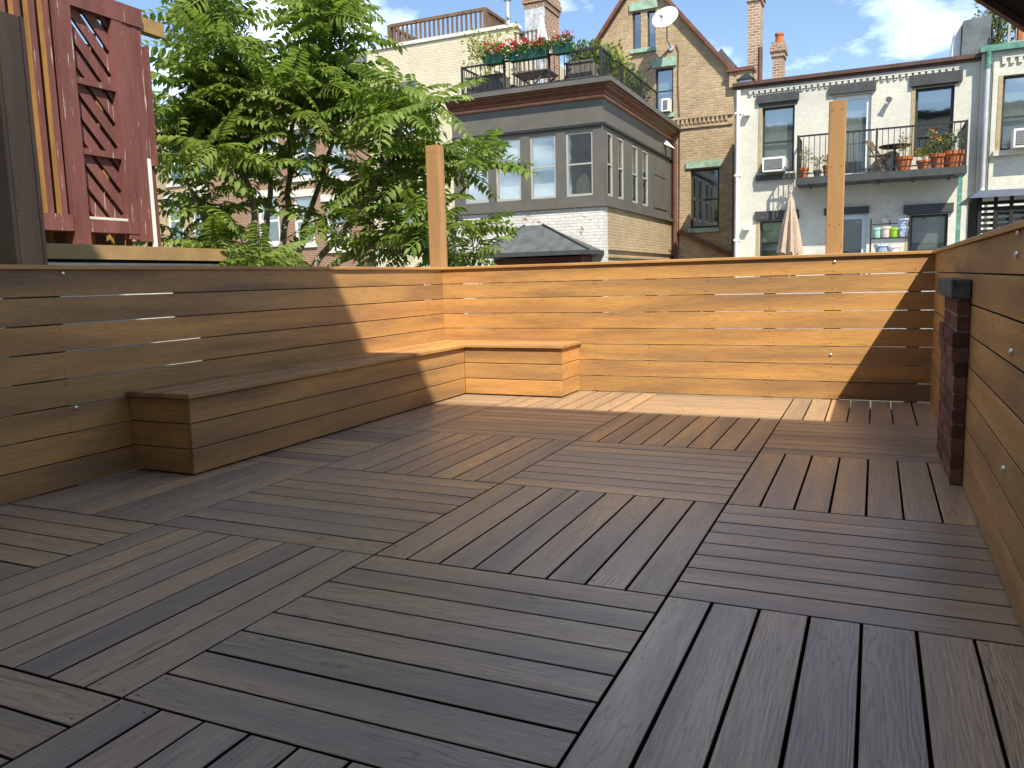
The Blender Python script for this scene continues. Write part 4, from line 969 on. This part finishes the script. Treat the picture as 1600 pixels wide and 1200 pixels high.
def rake(a, b, out, th, dep, mat, name):
    d = (b-a).normalized(); n = Vector((-d.z, 0, d.x)); n = n if n.z > 0 else -n
    m_ = MB(); m_.prism([a+Vector((0,-out,0))+n*.003, b+Vector((0,-out,0))+n*.003, b+Vector((0,-out,0))+n*th, a+Vector((0,-out,0))+n*th], (0, dep, 0)); return m_.build(name, mat, gab)
eRx = eR + (eR-apex).normalized()*.12
rake(eL, apex, .18, .10, .25, 'copper', 'verge_board'); rake(apex, eRx, .18, .10, .25, 'copper', 'verge_board')
rake(eL, apex, -.075, .09, 7.0, 'slate', 'roof'); rake(apex, eRx, -.075, .09, 7.0, 'slate', 'roof')
# kneeler at the right foot of the gable and side wall
MB().box(gx_r-.10, gx_r+.55, GYW-.15, GYW+.28, 6.55, 6.98).build('kneeler', 'brick_tan', gab)
MB().box(gx_r-.16, gx_r+.62, GYW-.22, GYW+.34, 6.981, 7.08).build('kneeler_cap', 'copper', gab)
MB().box(gx_r-.3, gx_r-.0, GYW+.301, GYW+7, GZ, 6.6).build('side_wall', 'brick_tan', gab)
MB().box(gx_l, gx_l+.3, GYW+.301, GYW+7, GZ, eL.z-.2).build('side_wall', 'brick_tan', gab)
# cables down the gable
m_ = MB(); m_.tube([PY(1056,70,GYW-.02), PY(1060,80,GYW-.02), PY(1059,130,GYW-.02), PY(1062,190,GYW-.04), PY(1061,330,GYW-.02), PY(1060,390,GYW-.02)], .016, 5); m_.tube([PY(1050,72,GYW-.02), PY(1030,92,GYW-.02), PY(1012,110,GYW-.02)], .02, 5); m_.build('cable', 'brown_pipe', gab)
MB().bar(PY(1058,360,GYW-.08), PY(1150,402,GYW-.08), .10, .12).build('sloping_pipe', 'brown_pipe', gab)
ac_unit('white air conditioner in the mint-silled window above the roof terrace', hm[0]+.25, hm[1]-.06, hm[2]+.003, hm[2]+.38, f, .25)
# slate cross roof behind the gable
MB().add([(gx_r-2.2, GYW+2.5, 6.9), (gx_r+.4, GYW+2.5, 6.9), (gx_r-.8, GYW+2.5, 8.4), (gx_r-2.2, GYW+5, 6.9), (gx_r+.4, GYW+5, 6.9), (gx_r-.8, GYW+5, 8.4)], [(0,1,2),(5,4,3),(1,4,5,2),(0,2,5,3),(0,3,4,1)]).build('dormer_roof', 'slate', gab)
# satellite dish
dc = PY(1041,30,GYW-.75); base = PY(1049,75,GYW)
t = thing('satellite_dish', 'white oval satellite dish bracketed to the tan brick gable', 'satellite dish', base)
aim = Vector((-.12, -.86, .42)).normalized()
ax_ = aim.cross(Vector((0,0,1))).normalized(); ay_ = ax_.cross(aim); m_ = MB(); R_ = .40; nn = 28
rings = [(0,0), (.35,.012), (.7,.05), (1.0,.105)]
vs = []; 
for thick in (0, -.018):
    for r, hh in rings:
        for j in range(nn): a = 2*math.pi*j/nn; vs.append(dc + ax_*(R_*1.0*r*math.cos(a)) + ay_*(R_*.92*r*math.sin(a)) + aim*(hh+thick))
fsx = []
for s_ in (0, 1):
    b0 = s_*4*nn
    for i in range(3):
        for j in range(nn): fsx.append((b0+i*nn+j, b0+i*nn+(j+1)%nn, b0+(i+1)*nn+(j+1)%nn, b0+(i+1)*nn+j))
for j in range(nn): fsx.append((3*nn+j, 3*nn+(j+1)%nn, 7*nn+(j+1)%nn, 7*nn+j))
m_.add(vs, fsx); m_.build('reflector', 'white_paint', t, True)
lnb = dc + aim*.42 + ay_*(-.22)
m_ = MB(); m_.tube([dc - ay_*.36 + aim*.05, lnb], .018, 6); m_.build('feed_arm', 'galv', t); MB().tube([lnb, lnb-aim*.12+ay_*.05], .04, 8).build('receiver', 'ac_grey', t)
m_ = MB(); m_.tube([base + Vector((0,-.002,0)), base + Vector((-.05,-.35,.15)), dc - aim*.03], .028, 6); m_.tube([base + Vector((0,-.002,-.0)), base + Vector((0,-.05,0))], .09, 8); m_.build('mast', 'galv', t)

# ------------------------------------------------------------------ cream house with railed roof deck
cx0, cx1, cz1 = PY(572,78,YC).x, PY(806,40,YC).x, 8.20
crm = thing('painted_house', 'cream painted brick house with a railed roof deck', 'house', ((cx0+cx1)/2, YC, GZ))
f = fmap('y', YC, -1)
hc = [rectY(616,130,650,212,YC), rectY(616,290,650,372,YC)]
w = MB(); facade(w, f, cx0, cx1, GZ, cz1, .3, hc); w.build('wall', 'brick_cream', crm)
MB().box(cx1-.3, cx1, YC+.301, YC+6, GZ, cz1-.3).build('side_wall', 'brick_cream', crm); MB().box(cx0, cx0+.3, YC+.301, YC+6, GZ, cz1-.3).build('side_wall', 'brick_cream', crm)
MB().box(cx0+.301, cx1-.301, YC+.31, YC+6, cz1-.5, cz1-.25).build('roof', 'roofing', crm)
m_ = MB(); mbox(m_, f, cx0-.04, cx1+.04, -.05, .34, cz1+.001, cz1+.10); m_.build('coping', 'peel_white', crm)
for h in hc: window(crm, f, h, 'white_paint', .07, .08, .5, .4)
rd = MB().box(PY(609,50,YC+.5).x, PY(758,20,YC+.5).x, YC+.45, YC+4.0, cz1-.249, cz1+.02).build('roof_deck', 'brown_wood', crm)
ax0, ax1 = PY(609,50,YC+.5).x, PY(758,20,YC+.5).x
railing(rd, [(ax0, YC+4), (ax0, YC+.5), (ax1, YC+.5), (ax1, YC+4)], cz1+.021, PY(758,14,YC+.5).z, .155, 'brown_wood', bw=.05, rw=.09)
p = PY(794, 40, YC+.7); t = thing('flue_pipe', 'thin galvanised flue pipe on the cream house roof', 'flue', (p.x, YC+.7, cz1-.249))
MB().tube([(p.x, YC+.7, cz1-.249), (p.x, YC+.7, cz1+1.25)], .075, 10).build('pipe', 'galv', t, True); MB().lathe((p.x, YC+.7, cz1+1.0), [(.12, 0), (.14, .04), (.03, .12)], 10).build('cowl', 'galv', t, True)

def chimney(label, x0, x1, y0, y1, z0, z1, mat, flank=None, capm=None, pots=0):
    t = thing('brick_chimney', label, 'chimney', ((x0+x1)/2, (y0+y1)/2, z0))
    MB().box(x0, x1, y0, y1, z0, z1-.45).build('stack', mat, t)
    for k, o_ in enumerate((.04, .08, .05)): MB().box(x0-o_, x1+o_, y0-o_, y1+o_, z1-.449+.15*k, z1-.301+.15*k).build('corbel', mat, t)
    if flank: MB().box(x0-.02, x1-.003, y0-.03, y0-.002, z0, z1-.45).build('render_coat', flank, t)
    for k in range(pots):
        c = ((x0+x1)/2, (y0+y1)/2, z1); MB().lathe(c, [(.13,0), (.12,.28), (.145,.28), (.145,.34), (.10,.34)], 12).build('chimney_pot', 'terracotta', t, True)
    return t
CY = 20.6
chimney('corbelled red brick chimney with one pale rendered face above the terrace', PY(822,50,CY).x, PY(852,50,CY).x, CY, CY+1.15, TZ+.002, 9.45, 'brick_chimney', 'light_render')
CY = 25.0
chimney('tall pale brick chimney with a brown pipe strapped beside it', PY(1168,60,CY).x, PY(1187,60,CY).x, CY, CY+.75, 5.6, PY(1180,-22,CY).z, 'brick_pale')
CY = 24.6; x = PY(1188,80,CY).x
t = thing('vent_pipe', 'rusty brown vent pipe standing against the tall pale chimney', 'pipe', (x, CY, 5.61)); MB().tube([(x, CY, 5.61), (x, CY, PY(1188,74,CY).z)], .075, 10).build('pipe', 'brown_pipe', t, True); MB().lathe((x, CY, 5.61), [(.14,0), (.14,.1), (.08,.14)], 10).build('collar', 'galv', t, True)
CY = 26.0
chimney('small pale brick chimney topped by one terracotta pot', PY(1207,90,CY).x, PY(1224,90,CY).x, CY, CY+.6, 5.6, PY(1215,66,CY).z, 'brick_pale', pots=1)
# vent cap on the white house roof corner
p = PY(1146,122,WY+.5); t = thing('roof_vent', 'small dark roof vent above the white downpipe', 'vent', (wx0+.2, WY+.6, wz1-.299))
MB().box(wx0+.02, wx0+.36, WY+.45, WY+.85, wz1-.299, wz1+.28).build('housing', 'galv', t)
MB().add([(wx0-.05, WY+.38, wz1+.281), (wx0+.43, WY+.38, wz1+.281), (wx0+.43, WY+.92, wz1+.281), (wx0-.05, WY+.92, wz1+.281), (wx0+.19, WY+.65, wz1+.5)], [(0,1,4),(1,2,4),(2,3,4),(3,0,4),(3,2,1,0)]).build('hood', 'black_metal', t)

# ------------------------------------------------------------------ brick houses behind the tree
def far_house(label, x0, x1, Y, ztop, wins, mat, roofh=0):
    t = thing('brick_house', label, 'house', ((x0+x1)/2, Y, GZ), 'brick houses behind the tree'); f = fmap('y', Y, -1)
    w = MB(); facade(w, f, x0, x1, GZ, ztop, .3, wins); w.build('wall', mat, t); shell(t, x0, x1, Y+.301, Y+7, GZ, ztop-.3, mat)
    MB().box(x0+.26, x1-.26, Y+.31, Y+6.7, ztop-.5, ztop-.31).build('ceiling_slab', 'roofing', t)
    for h in wins:
        window(t, f, h, 'white_paint', .11, .06, .5, .35, muntins=0)
        m_ = MB(); mbox(m_, f, h[0]-.15, h[1]+.15, -.06, .02, h[3]+.003, h[3]+.28); m_.build('lintel', 'peel_white', t)
        m_ = MB(); mbox(m_, f, h[0]-.12, h[1]+.12, -.08, .02, h[2]-.12, h[2]-.003); m_.build('sill', 'peel_white', t)
    m_ = MB(); mbox(m_, f, x0-.1, x1+.1, -.25, .34, ztop+.001, ztop+.2); m_.build('cornice', 'peel_white', t)
    if roofh:
        MB().prism([(x0, Y+.1, ztop+.201), (x1, Y+.1, ztop+.201), (x1-.25, Y+1.3, ztop+roofh), (x0+.25, Y+1.3, ztop+roofh)], (0, 4.5, 0)).build('roof', 'slate', t)
    return t
FY = 26.0
def wr(px, py, Y, w=1.0, h=1.9): p = PY(px, py, Y); return [p.x-w/2, p.x+w/2, p.z-h/2, p.z+h/2]
far_house('brown brick house with white window frames behind the tree', -36, -25.6, FY, 8.9, [wr(274,255,FY), wr(311,260,FY), wr(360,262,FY), wr(312,345,FY), wr(274,345,FY), wr(360,350,FY)], 'brick_tan')
far_house('taller brown brick house under a slate mansard behind the tree', -25.5, -16.2, FY-2, 8.6, [wr(420,345,FY-2,1.1), wr(527,352,FY-2,1.1), wr(420,240,FY-2), wr(475,240,FY-2), wr(527,240,FY-2), wr(475,345,FY-2)], 'brick_brown', 1.6)

# ------------------------------------------------------------------ low parapet and maroon screen of the left neighbour
wall = thing('parapet_wall', 'low neighbour wall topped with a tan fascia below the maroon screen', 'wall', (-5.9, 0, GZ))
MB().box(-6.6, -5.68, -6, 4.0, GZ, 1.27).build('wall', 'peel_white', wall)
MB().box(-6.62, -5.64, -6, 2.95, 1.30, 1.425).build('fascia', 'tan_flash', wall); MB().box(-6.62, -5.64, 2.953, 4.06, 1.30, 1.425).build('fascia', 'tan_flash', wall)
MB().box(-6.6, -5.70, -6, 4.0, 1.271, 1.299).build('drip_strip', 'tile_dark', wall)
SXP = -6.2
scr = thing('lattice_screen', 'peeling maroon timber screen with diagonal lattice panels', 'screen', (SXP, 2.9, 1.427))
def sb(name, y0, y1, z0, z1, x0=-.05, x1=0.0, mat='maroon'):
    return MB().box(SXP+x0, SXP+x1, y0, y1, z0, z1).build(name, mat, scr)
zb = 1.43
def slat(yc, w, z0, z1, dep=.14):
    m_ = MB(); m_.box(SXP-dep, SXP-.002, yc-w/2, yc+w/2, z0, z1)
    ob = m_.build('slat', ['maroon', 'bare_wood'], scr)
    for p in ob.data.polygons:
        if p.normal.y < -.5: p.material_index = 1
for i in range(9): slat(2.66 - .135*i, .062, 1.73, 3.9)
sb('bottom_rail', 1.3, 2.73, 1.58, 1.728, -.16, .012)
sb('stile', 2.74, 2.90, zb, 4.0, -.14, .01); sb('stile', 3.34, 3.455, zb+.10, 3.62, -.14, .006)
sb('top_rail', 2.90, 3.70, 3.62, 3.80, -.14, .012); sb('head_beam', 1.2, 2.74, 3.90, 4.08, -.16, .014)
sb('bottom_rail', 2.90, 3.455, 1.58, 1.70, -.16, .014)
for z in (2.33, 2.97): sb('cross_rail', 2.902, 3.338, z-.028, z+.028, -.15, -.012)
for (za, zt_) in ((1.70, 2.302), (2.358, 2.942), (2.998, 3.62)):
    hgt = zt_-za; wdt = 3.338-2.902
    # diagonals descending away (+y), clipped to the panel
    for k in range(-4, 6):
        c = k*.215 + .08; pts = []
        def cl(y): return zt_ - (y-2.902)*1.15 - c
        band = .15
        poly = []
        ya, yb_ = 2.902, 3.338
        def clip(poly, fn):
            out = []
            for i in range(len(poly)):
                a, b = poly[i], poly[(i+1) % len(poly)]; fa, fb = fn(a), fn(b)
                if fa >= 0: out.append(a)
                if fa*fb < 0: s = fa/(fa-fb); out.append((a[0]+(b[0]-a[0])*s, a[1]+(b[1]-a[1])*s))
            return out
        poly = [(ya, cl(ya)), (yb_, cl(yb_)), (yb_, cl(yb_)-band), (ya, cl(ya)-band)]
        poly = clip(poly, lambda p: zt_-p[1]);
        if len(poly) > 2: poly = clip(poly, lambda p: p[1]-za)
        if len(poly) < 3: continue
        MB().prism([(SXP-.055, y, z) for y, z in poly], (-.028, 0, 0)).build('lattice_slat', 'maroon', scr)
    for k in range(-4, 6):       # opposing golden laths behind
        pass
for k in range(4):
    ya = 3.458+.058*k; sb('plank', ya, ya+.055, zb+.08 if k < 3 else 2.36, 3.618, -.03, -.004*(k % 2))
sb('white_board', 3.634, 3.688, zb, 2.355, -.03, -.010, 'white_paint')
sb('plank', 3.70, 3.75, 2.28, 3.45, -.03, .02); sb('stile', 3.69, 3.755, zb, 3.30, -.14, -.033)
sb('sill_board', 2.9, 3.44, 1.701, 1.725, -.13, .0, 'peel_white')
sb('beam_end', 3.702, 4.03, 3.62, 3.76, -.16, -.05, 'tan_flash'); sb('beam_end', 2.5, 3.2, 4.02, 4.14, -.30, -.15, 'frame_wood')
for k in range(5): MB().bar((SXP-.36, 2.75+.22*k, zb), (SXP-.36, 2.75+.22*k, 3.55), .05).build('inner_stud', 'bare_wood', scr)
MB().box(SXP-.75, SXP-.70, .8, 3.95, zb, 3.55).build('inner_wall', 'red_paint', scr)
MB().box(SXP-1.7, SXP-.02, 0.8, 3.3, 4.09, 4.15).build('roof_sheet', 'grey_wood', scr)

# ------------------------------------------------------------------ black lattice enclosure past the brick-pier fence
KY = 9.0
kx0 = PY(1527,310,KY).x; kz1 = PY(1560,308,KY).z
en = thing('lattice_enclosure', 'black lattice enclosure with a blue-grey cover past the fence', 'enclosure', (kx0+1, KY+.5, GZ))
for a in range(14):
    x = kx0+.035+.165*a
    MB().box(x-.02, x+.02, KY, KY+.03, GZ, kz1).build('upright', 'black_metal', en)
for a in range(9):
    y = KY+.04+.12*a; MB().box(kx0-.0, kx0+.028, y, y+.028, GZ, kz1).build('upright', 'black_metal', en)
k = 0; z = 0.9
while z < kz1-.03:
    MB().box(kx0, kx0+2.4, KY+.031, KY+.05, z, z+.042).build('slat', 'black_metal', en); MB().box(kx0+.029, kx0+.045, KY+.051, KY+1.1, z, z+.034).build('slat', 'black_metal', en); z += .068
m_ = MB(); m_.prism([(kx0-.10, KY-.10, kz1+.001), (kx0+2.5, KY-.10, kz1+.001), (kx0+2.5, KY-.08, kz1+.05), (kx0+.02, KY-.04, kz1+.09), (kx0-.09, KY-.10, kz1+.03)], (0, 1.3, 0)); m_.build('cover', 'blue_cover', en)

# ------------------------------------------------------------------ sloping canopy over the neighbour's steps (shows in the corner of the view)
can = thing('sloping_canopy', 'dark sloping canopy edge with a brown beam above the brick-pier fence', 'canopy', (1.5, 0.6, GZ))
cy = 1.3
a0, a1 = PY(1505,-14,cy), PY(1640,73,cy); d = (a1-a0).normalized(); a0 = a0 - d*.35; a1 = a1 + d*.5
up_ = Vector((-d.z, 0, d.x)); up_ = up_ if up_.z > 0 else -up_
MB().bar(a0+up_*.022, a1+up_*.022, .05, .044, up=up_).build('edge_beam', 'brown_pipe', can)
MB().prism([a0+up_*.02+Vector((0,-.03,0)), a1+up_*.02+Vector((0,-.03,0)), a1+up_*.05+Vector((0,-.03,0)), a0+up_*.05+Vector((0,-.03,0))], (0, -2.2, 0)).build('roof_panel', 'tile_dark', can)
for yy in (cy-.1, cy-2.1): MB().bar((a1.x-.05, yy, GZ), (a1.x-.05, yy, a1.z+.02), .07).build('support_post', 'brown_pipe', can)

# ================================================================== THE TREE
rt = random.Random(21)
tb = PD(455, 480, 9.6); tb.z = GZ
tree = thing('sumac_tree', 'feathery green multi-stemmed tree overhanging the fence corner', 'tree', tb)
stemdef = [[(425,440,9.5),(400,400,9.5),(395,320,9.5),(370,220,9.5),(330,100,9.4),(312,-10,9.3)],
           [(440,440,9.7),(440,405,9.7),(450,300,9.8),(455,210,9.8),(480,110,9.7),(512,0,9.6)],
           [(470,445,9.6),(500,400,9.6),(560,330,9.4),(615,240,9.2),(640,150,9.2)],
           [(480,450,9.5),(530,405,9.4),(620,368,9.3),(690,330,9.3),(740,280,9.3)],
           [(420,445,9.4),(375,400,9.3),(320,355,9.2),(292,280,9.2),(300,180,9.3)],
           [(450,440,9.9),(470,380,10.0),(500,280,10.1),(540,180,10.0),(560,110,9.9)],
           [(430,440,9.6),(415,380,9.7),(425,280,9.8),(410,180,9.8),(400,90,9.7)]]
tm = MB(); nodes = []
for sdf in stemdef:
    pts = [tb + Vector((rt.uniform(-.12,.12), rt.uniform(-.12,.12), -.05))] + [PD(*p) for p in sdf]
    fine = []
    for a, b in zip(pts[:-1], pts[1:]):
        for k in range(4): fine.append(a.lerp(b, k/4) + Vector((rt.gauss(0,.015), rt.gauss(0,.015), rt.gauss(0,.01))))
    fine.append(pts[-1]); n = len(fine)
    rad = [.05*(1-i/n)+.010 for i in range(n)]
    tm.tube(fine, rad, 7); nodes += [(p, r) for p, r in zip(fine[8:], rad[8:])]
tm.build('trunk', 'bark', tree, True)
ells = [(335,35,48,85,26,9.3), (512,5,44,66,20,9.6), (420,112,105,52,30,9.6), (322,150,48,62,20,9.3), (385,190,130,60,38,9.5), (530,150,62,50,24,9.7),
        (625,150,34,40,10,9.2), (655,165,18,26,4,9.1), (480,262,140,34,20,9.7), (325,285,40,85,16,9.2), (632,245,46,62,22,9.5), (730,250,30,30,6,9.4), (615,345,62,50,22,9.5),
        (728,372,34,30,7,9.4), (425,392,32,18,4,9.0), (540,105,40,22,6,9.8), (310,350,25,40,6,9.3), (520,330,40,40,5,9.9), (330,395,40,20,4,9.6)]
tips = []
for (ex, ey, rx, ry, n, D) in ells:
    for _ in range(max(3, round(n*.5))):
        a = rt.uniform(0, 6.283); r = math.sqrt(rt.random())
        tips.append(PD(ex+rx*r*math.cos(a), ey+ry*r*math.sin(a), D + max(-.7, rt.gauss(0, .38))))
bm_ = MB()
for p in tips:
    best = min(nodes, key=lambda nd: (nd[0]-p).length + (0.8 if nd[0].z > p.z+.1 else 0)); q = best[0]
    mid = q.lerp(p, .5) + Vector((0, 0, -.06+rt.gauss(0,.05)))
    bm_.tube([q, mid, p], [min(best[1]*.7, .016), .009, .005], 4, False)
bo_ = bm_.build('branches', 'bark', tree); bo_['kind'] = 'stuff'
# compound leaf meshes: a stalk with paired leaflets
def frond_mesh(seed):
    rn = random.Random(seed); vs = []; fs = []; mi = []
    n = rn.randint(8, 10); dr = rn.uniform(.25, .6); cv = rn.uniform(-.12, .12)
    def P(t): return Vector((t*(1-.12*dr*t), cv*t*t, .10*t - dr*t*t*.75))
    k = 8
    for i in range(k+1):
        p = P(i/k); r = .008*(1-.6*i/k); vs += [(p.x, p.y-r, p.z), (p.x, p.y+r, p.z)]
    for i in range(k): fs.append((2*i, 2*i+1, 2*i+3, 2*i+2)); mi.append(1)
    def leaflet(b, d, L, w, droop):
        d = d.normalized(); s = d.cross(Vector((0,0,1))).normalized(); up = s.cross(d)
        i0 = len(vs); m1 = b + d*L*.3 - up*L*.02; m2 = b + d*L*.66 - up*L*.10*droop; tp = b + d*L - up*L*.28*droop
        vs.extend([tuple(x) for x in (b, m1+s*w*.5+up*w*.16, m1-s*w*.5+up*w*.16, m2+s*w*.42+up*w*.1, m2-s*w*.42+up*w*.1, tp, m1, m2)])
        for f_ in ((0,6,1), (0,2,6), (1,6,7,3), (6,2,4,7), (3,7,5), (7,4,5)): fs.append(tuple(i0+x for x in f_)); mi.append(0)
    for i in range(n):
        t = .16 + .80*i/(n-1); p = P(t); tg = (P(min(1, t+.02)) - P(t-.02)).normalized()
        for s in (-1, 1):
            L = .25*(1-.45*abs(t-.45)**1.3*1.6)*rn.uniform(.85, 1.12); d = tg*rn.uniform(.28, .55) + Vector((0, s, 0)) + Vector((0, 0, rn.uniform(-.38, .02)))
            leaflet(p + Vector((0, s*.004, 0)), d, L, .078*rn.uniform(.9, 1.25), rn.uniform(.5, 1.4))
    leaflet(P(1.0), P(1)-P(.95), .16, .05, 1)
    me = bpy.data.meshes.new('compound_leaf'); me.from_pydata(vs, [], fs); me.materials.append(M['leaf']); me.materials.append(M['stalk'])
    me.polygons.foreach_set('material_index', mi); me.polygons.foreach_set('use_smooth', [False]*len(fs)); me.update()
    return me, vs, fs, mi
variants = [frond_mesh(100+i) for i in range(8)]
fr = []
cc = sum(tips, Vector())/len(tips)
for p in tips:
    n = rt.randint(6, 8); a0_ = rt.uniform(0, 6.28)
    for k in range(n):
        az = a0_ + k*2.4 + rt.gauss(0, .2); el = rt.uniform(-.45, .7); L = rt.uniform(.42, .78)
        d = Vector((math.cos(az)*math.cos(el), math.sin(az)*math.cos(el), math.sin(el)))
        z = (Vector((0,0,1)) - d*d.z).normalized(); y = z.cross(d)
        roll = rt.gauss(0, .35); z2 = z*math.cos(roll) + y*math.sin(roll); y2 = z2.cross(d)
        b = p + Vector((0,0,-.05*k/n)) - d*.02
        fr.append((b, Matrix((d*L, y2*L, z2*L)).transposed(), rt.randrange(8)))
def visible_score(t):
    b = t[0]; v = b - CAM; dist = v.dot(fwd); px = 800 + F_PX*v.dot(RT)/dist; py = 600 - F_PX*v.dot(UP)/dist
    inside = (200 < px < 810) and (-20 < py < 405)
    return dist + (0 if inside else 50)
fr.sort(key=visible_score)
for b, mat_, vi in fr[:300]:
    o = bpy.data.objects.new('leaf', variants[vi][0]); COL.objects.link(o); o.parent = tree
    o.matrix_local = Matrix.Translation(b - tb) @ mat_.to_4x4()
FV, FF, FM = [], [], []
for b, mat_, vi in fr[300:]:
    _, vs, fs, mi = variants[vi]; base_i = len(FV); off = b - tb
    FV += [tuple(mat_ @ Vector(v) + off) for v in vs]; FF += [tuple(base_i+i for i in f_) for f_ in fs]; FM += mi
me = bpy.data.meshes.new('crown'); me.from_pydata(FV, [], FF); me.materials.append(M['leaf']); me.materials.append(M['stalk']); me.polygons.foreach_set('material_index', FM)
o = bpy.data.objects.new('crown', me); COL.objects.link(o); o.parent = tree; o['kind'] = 'stuff'
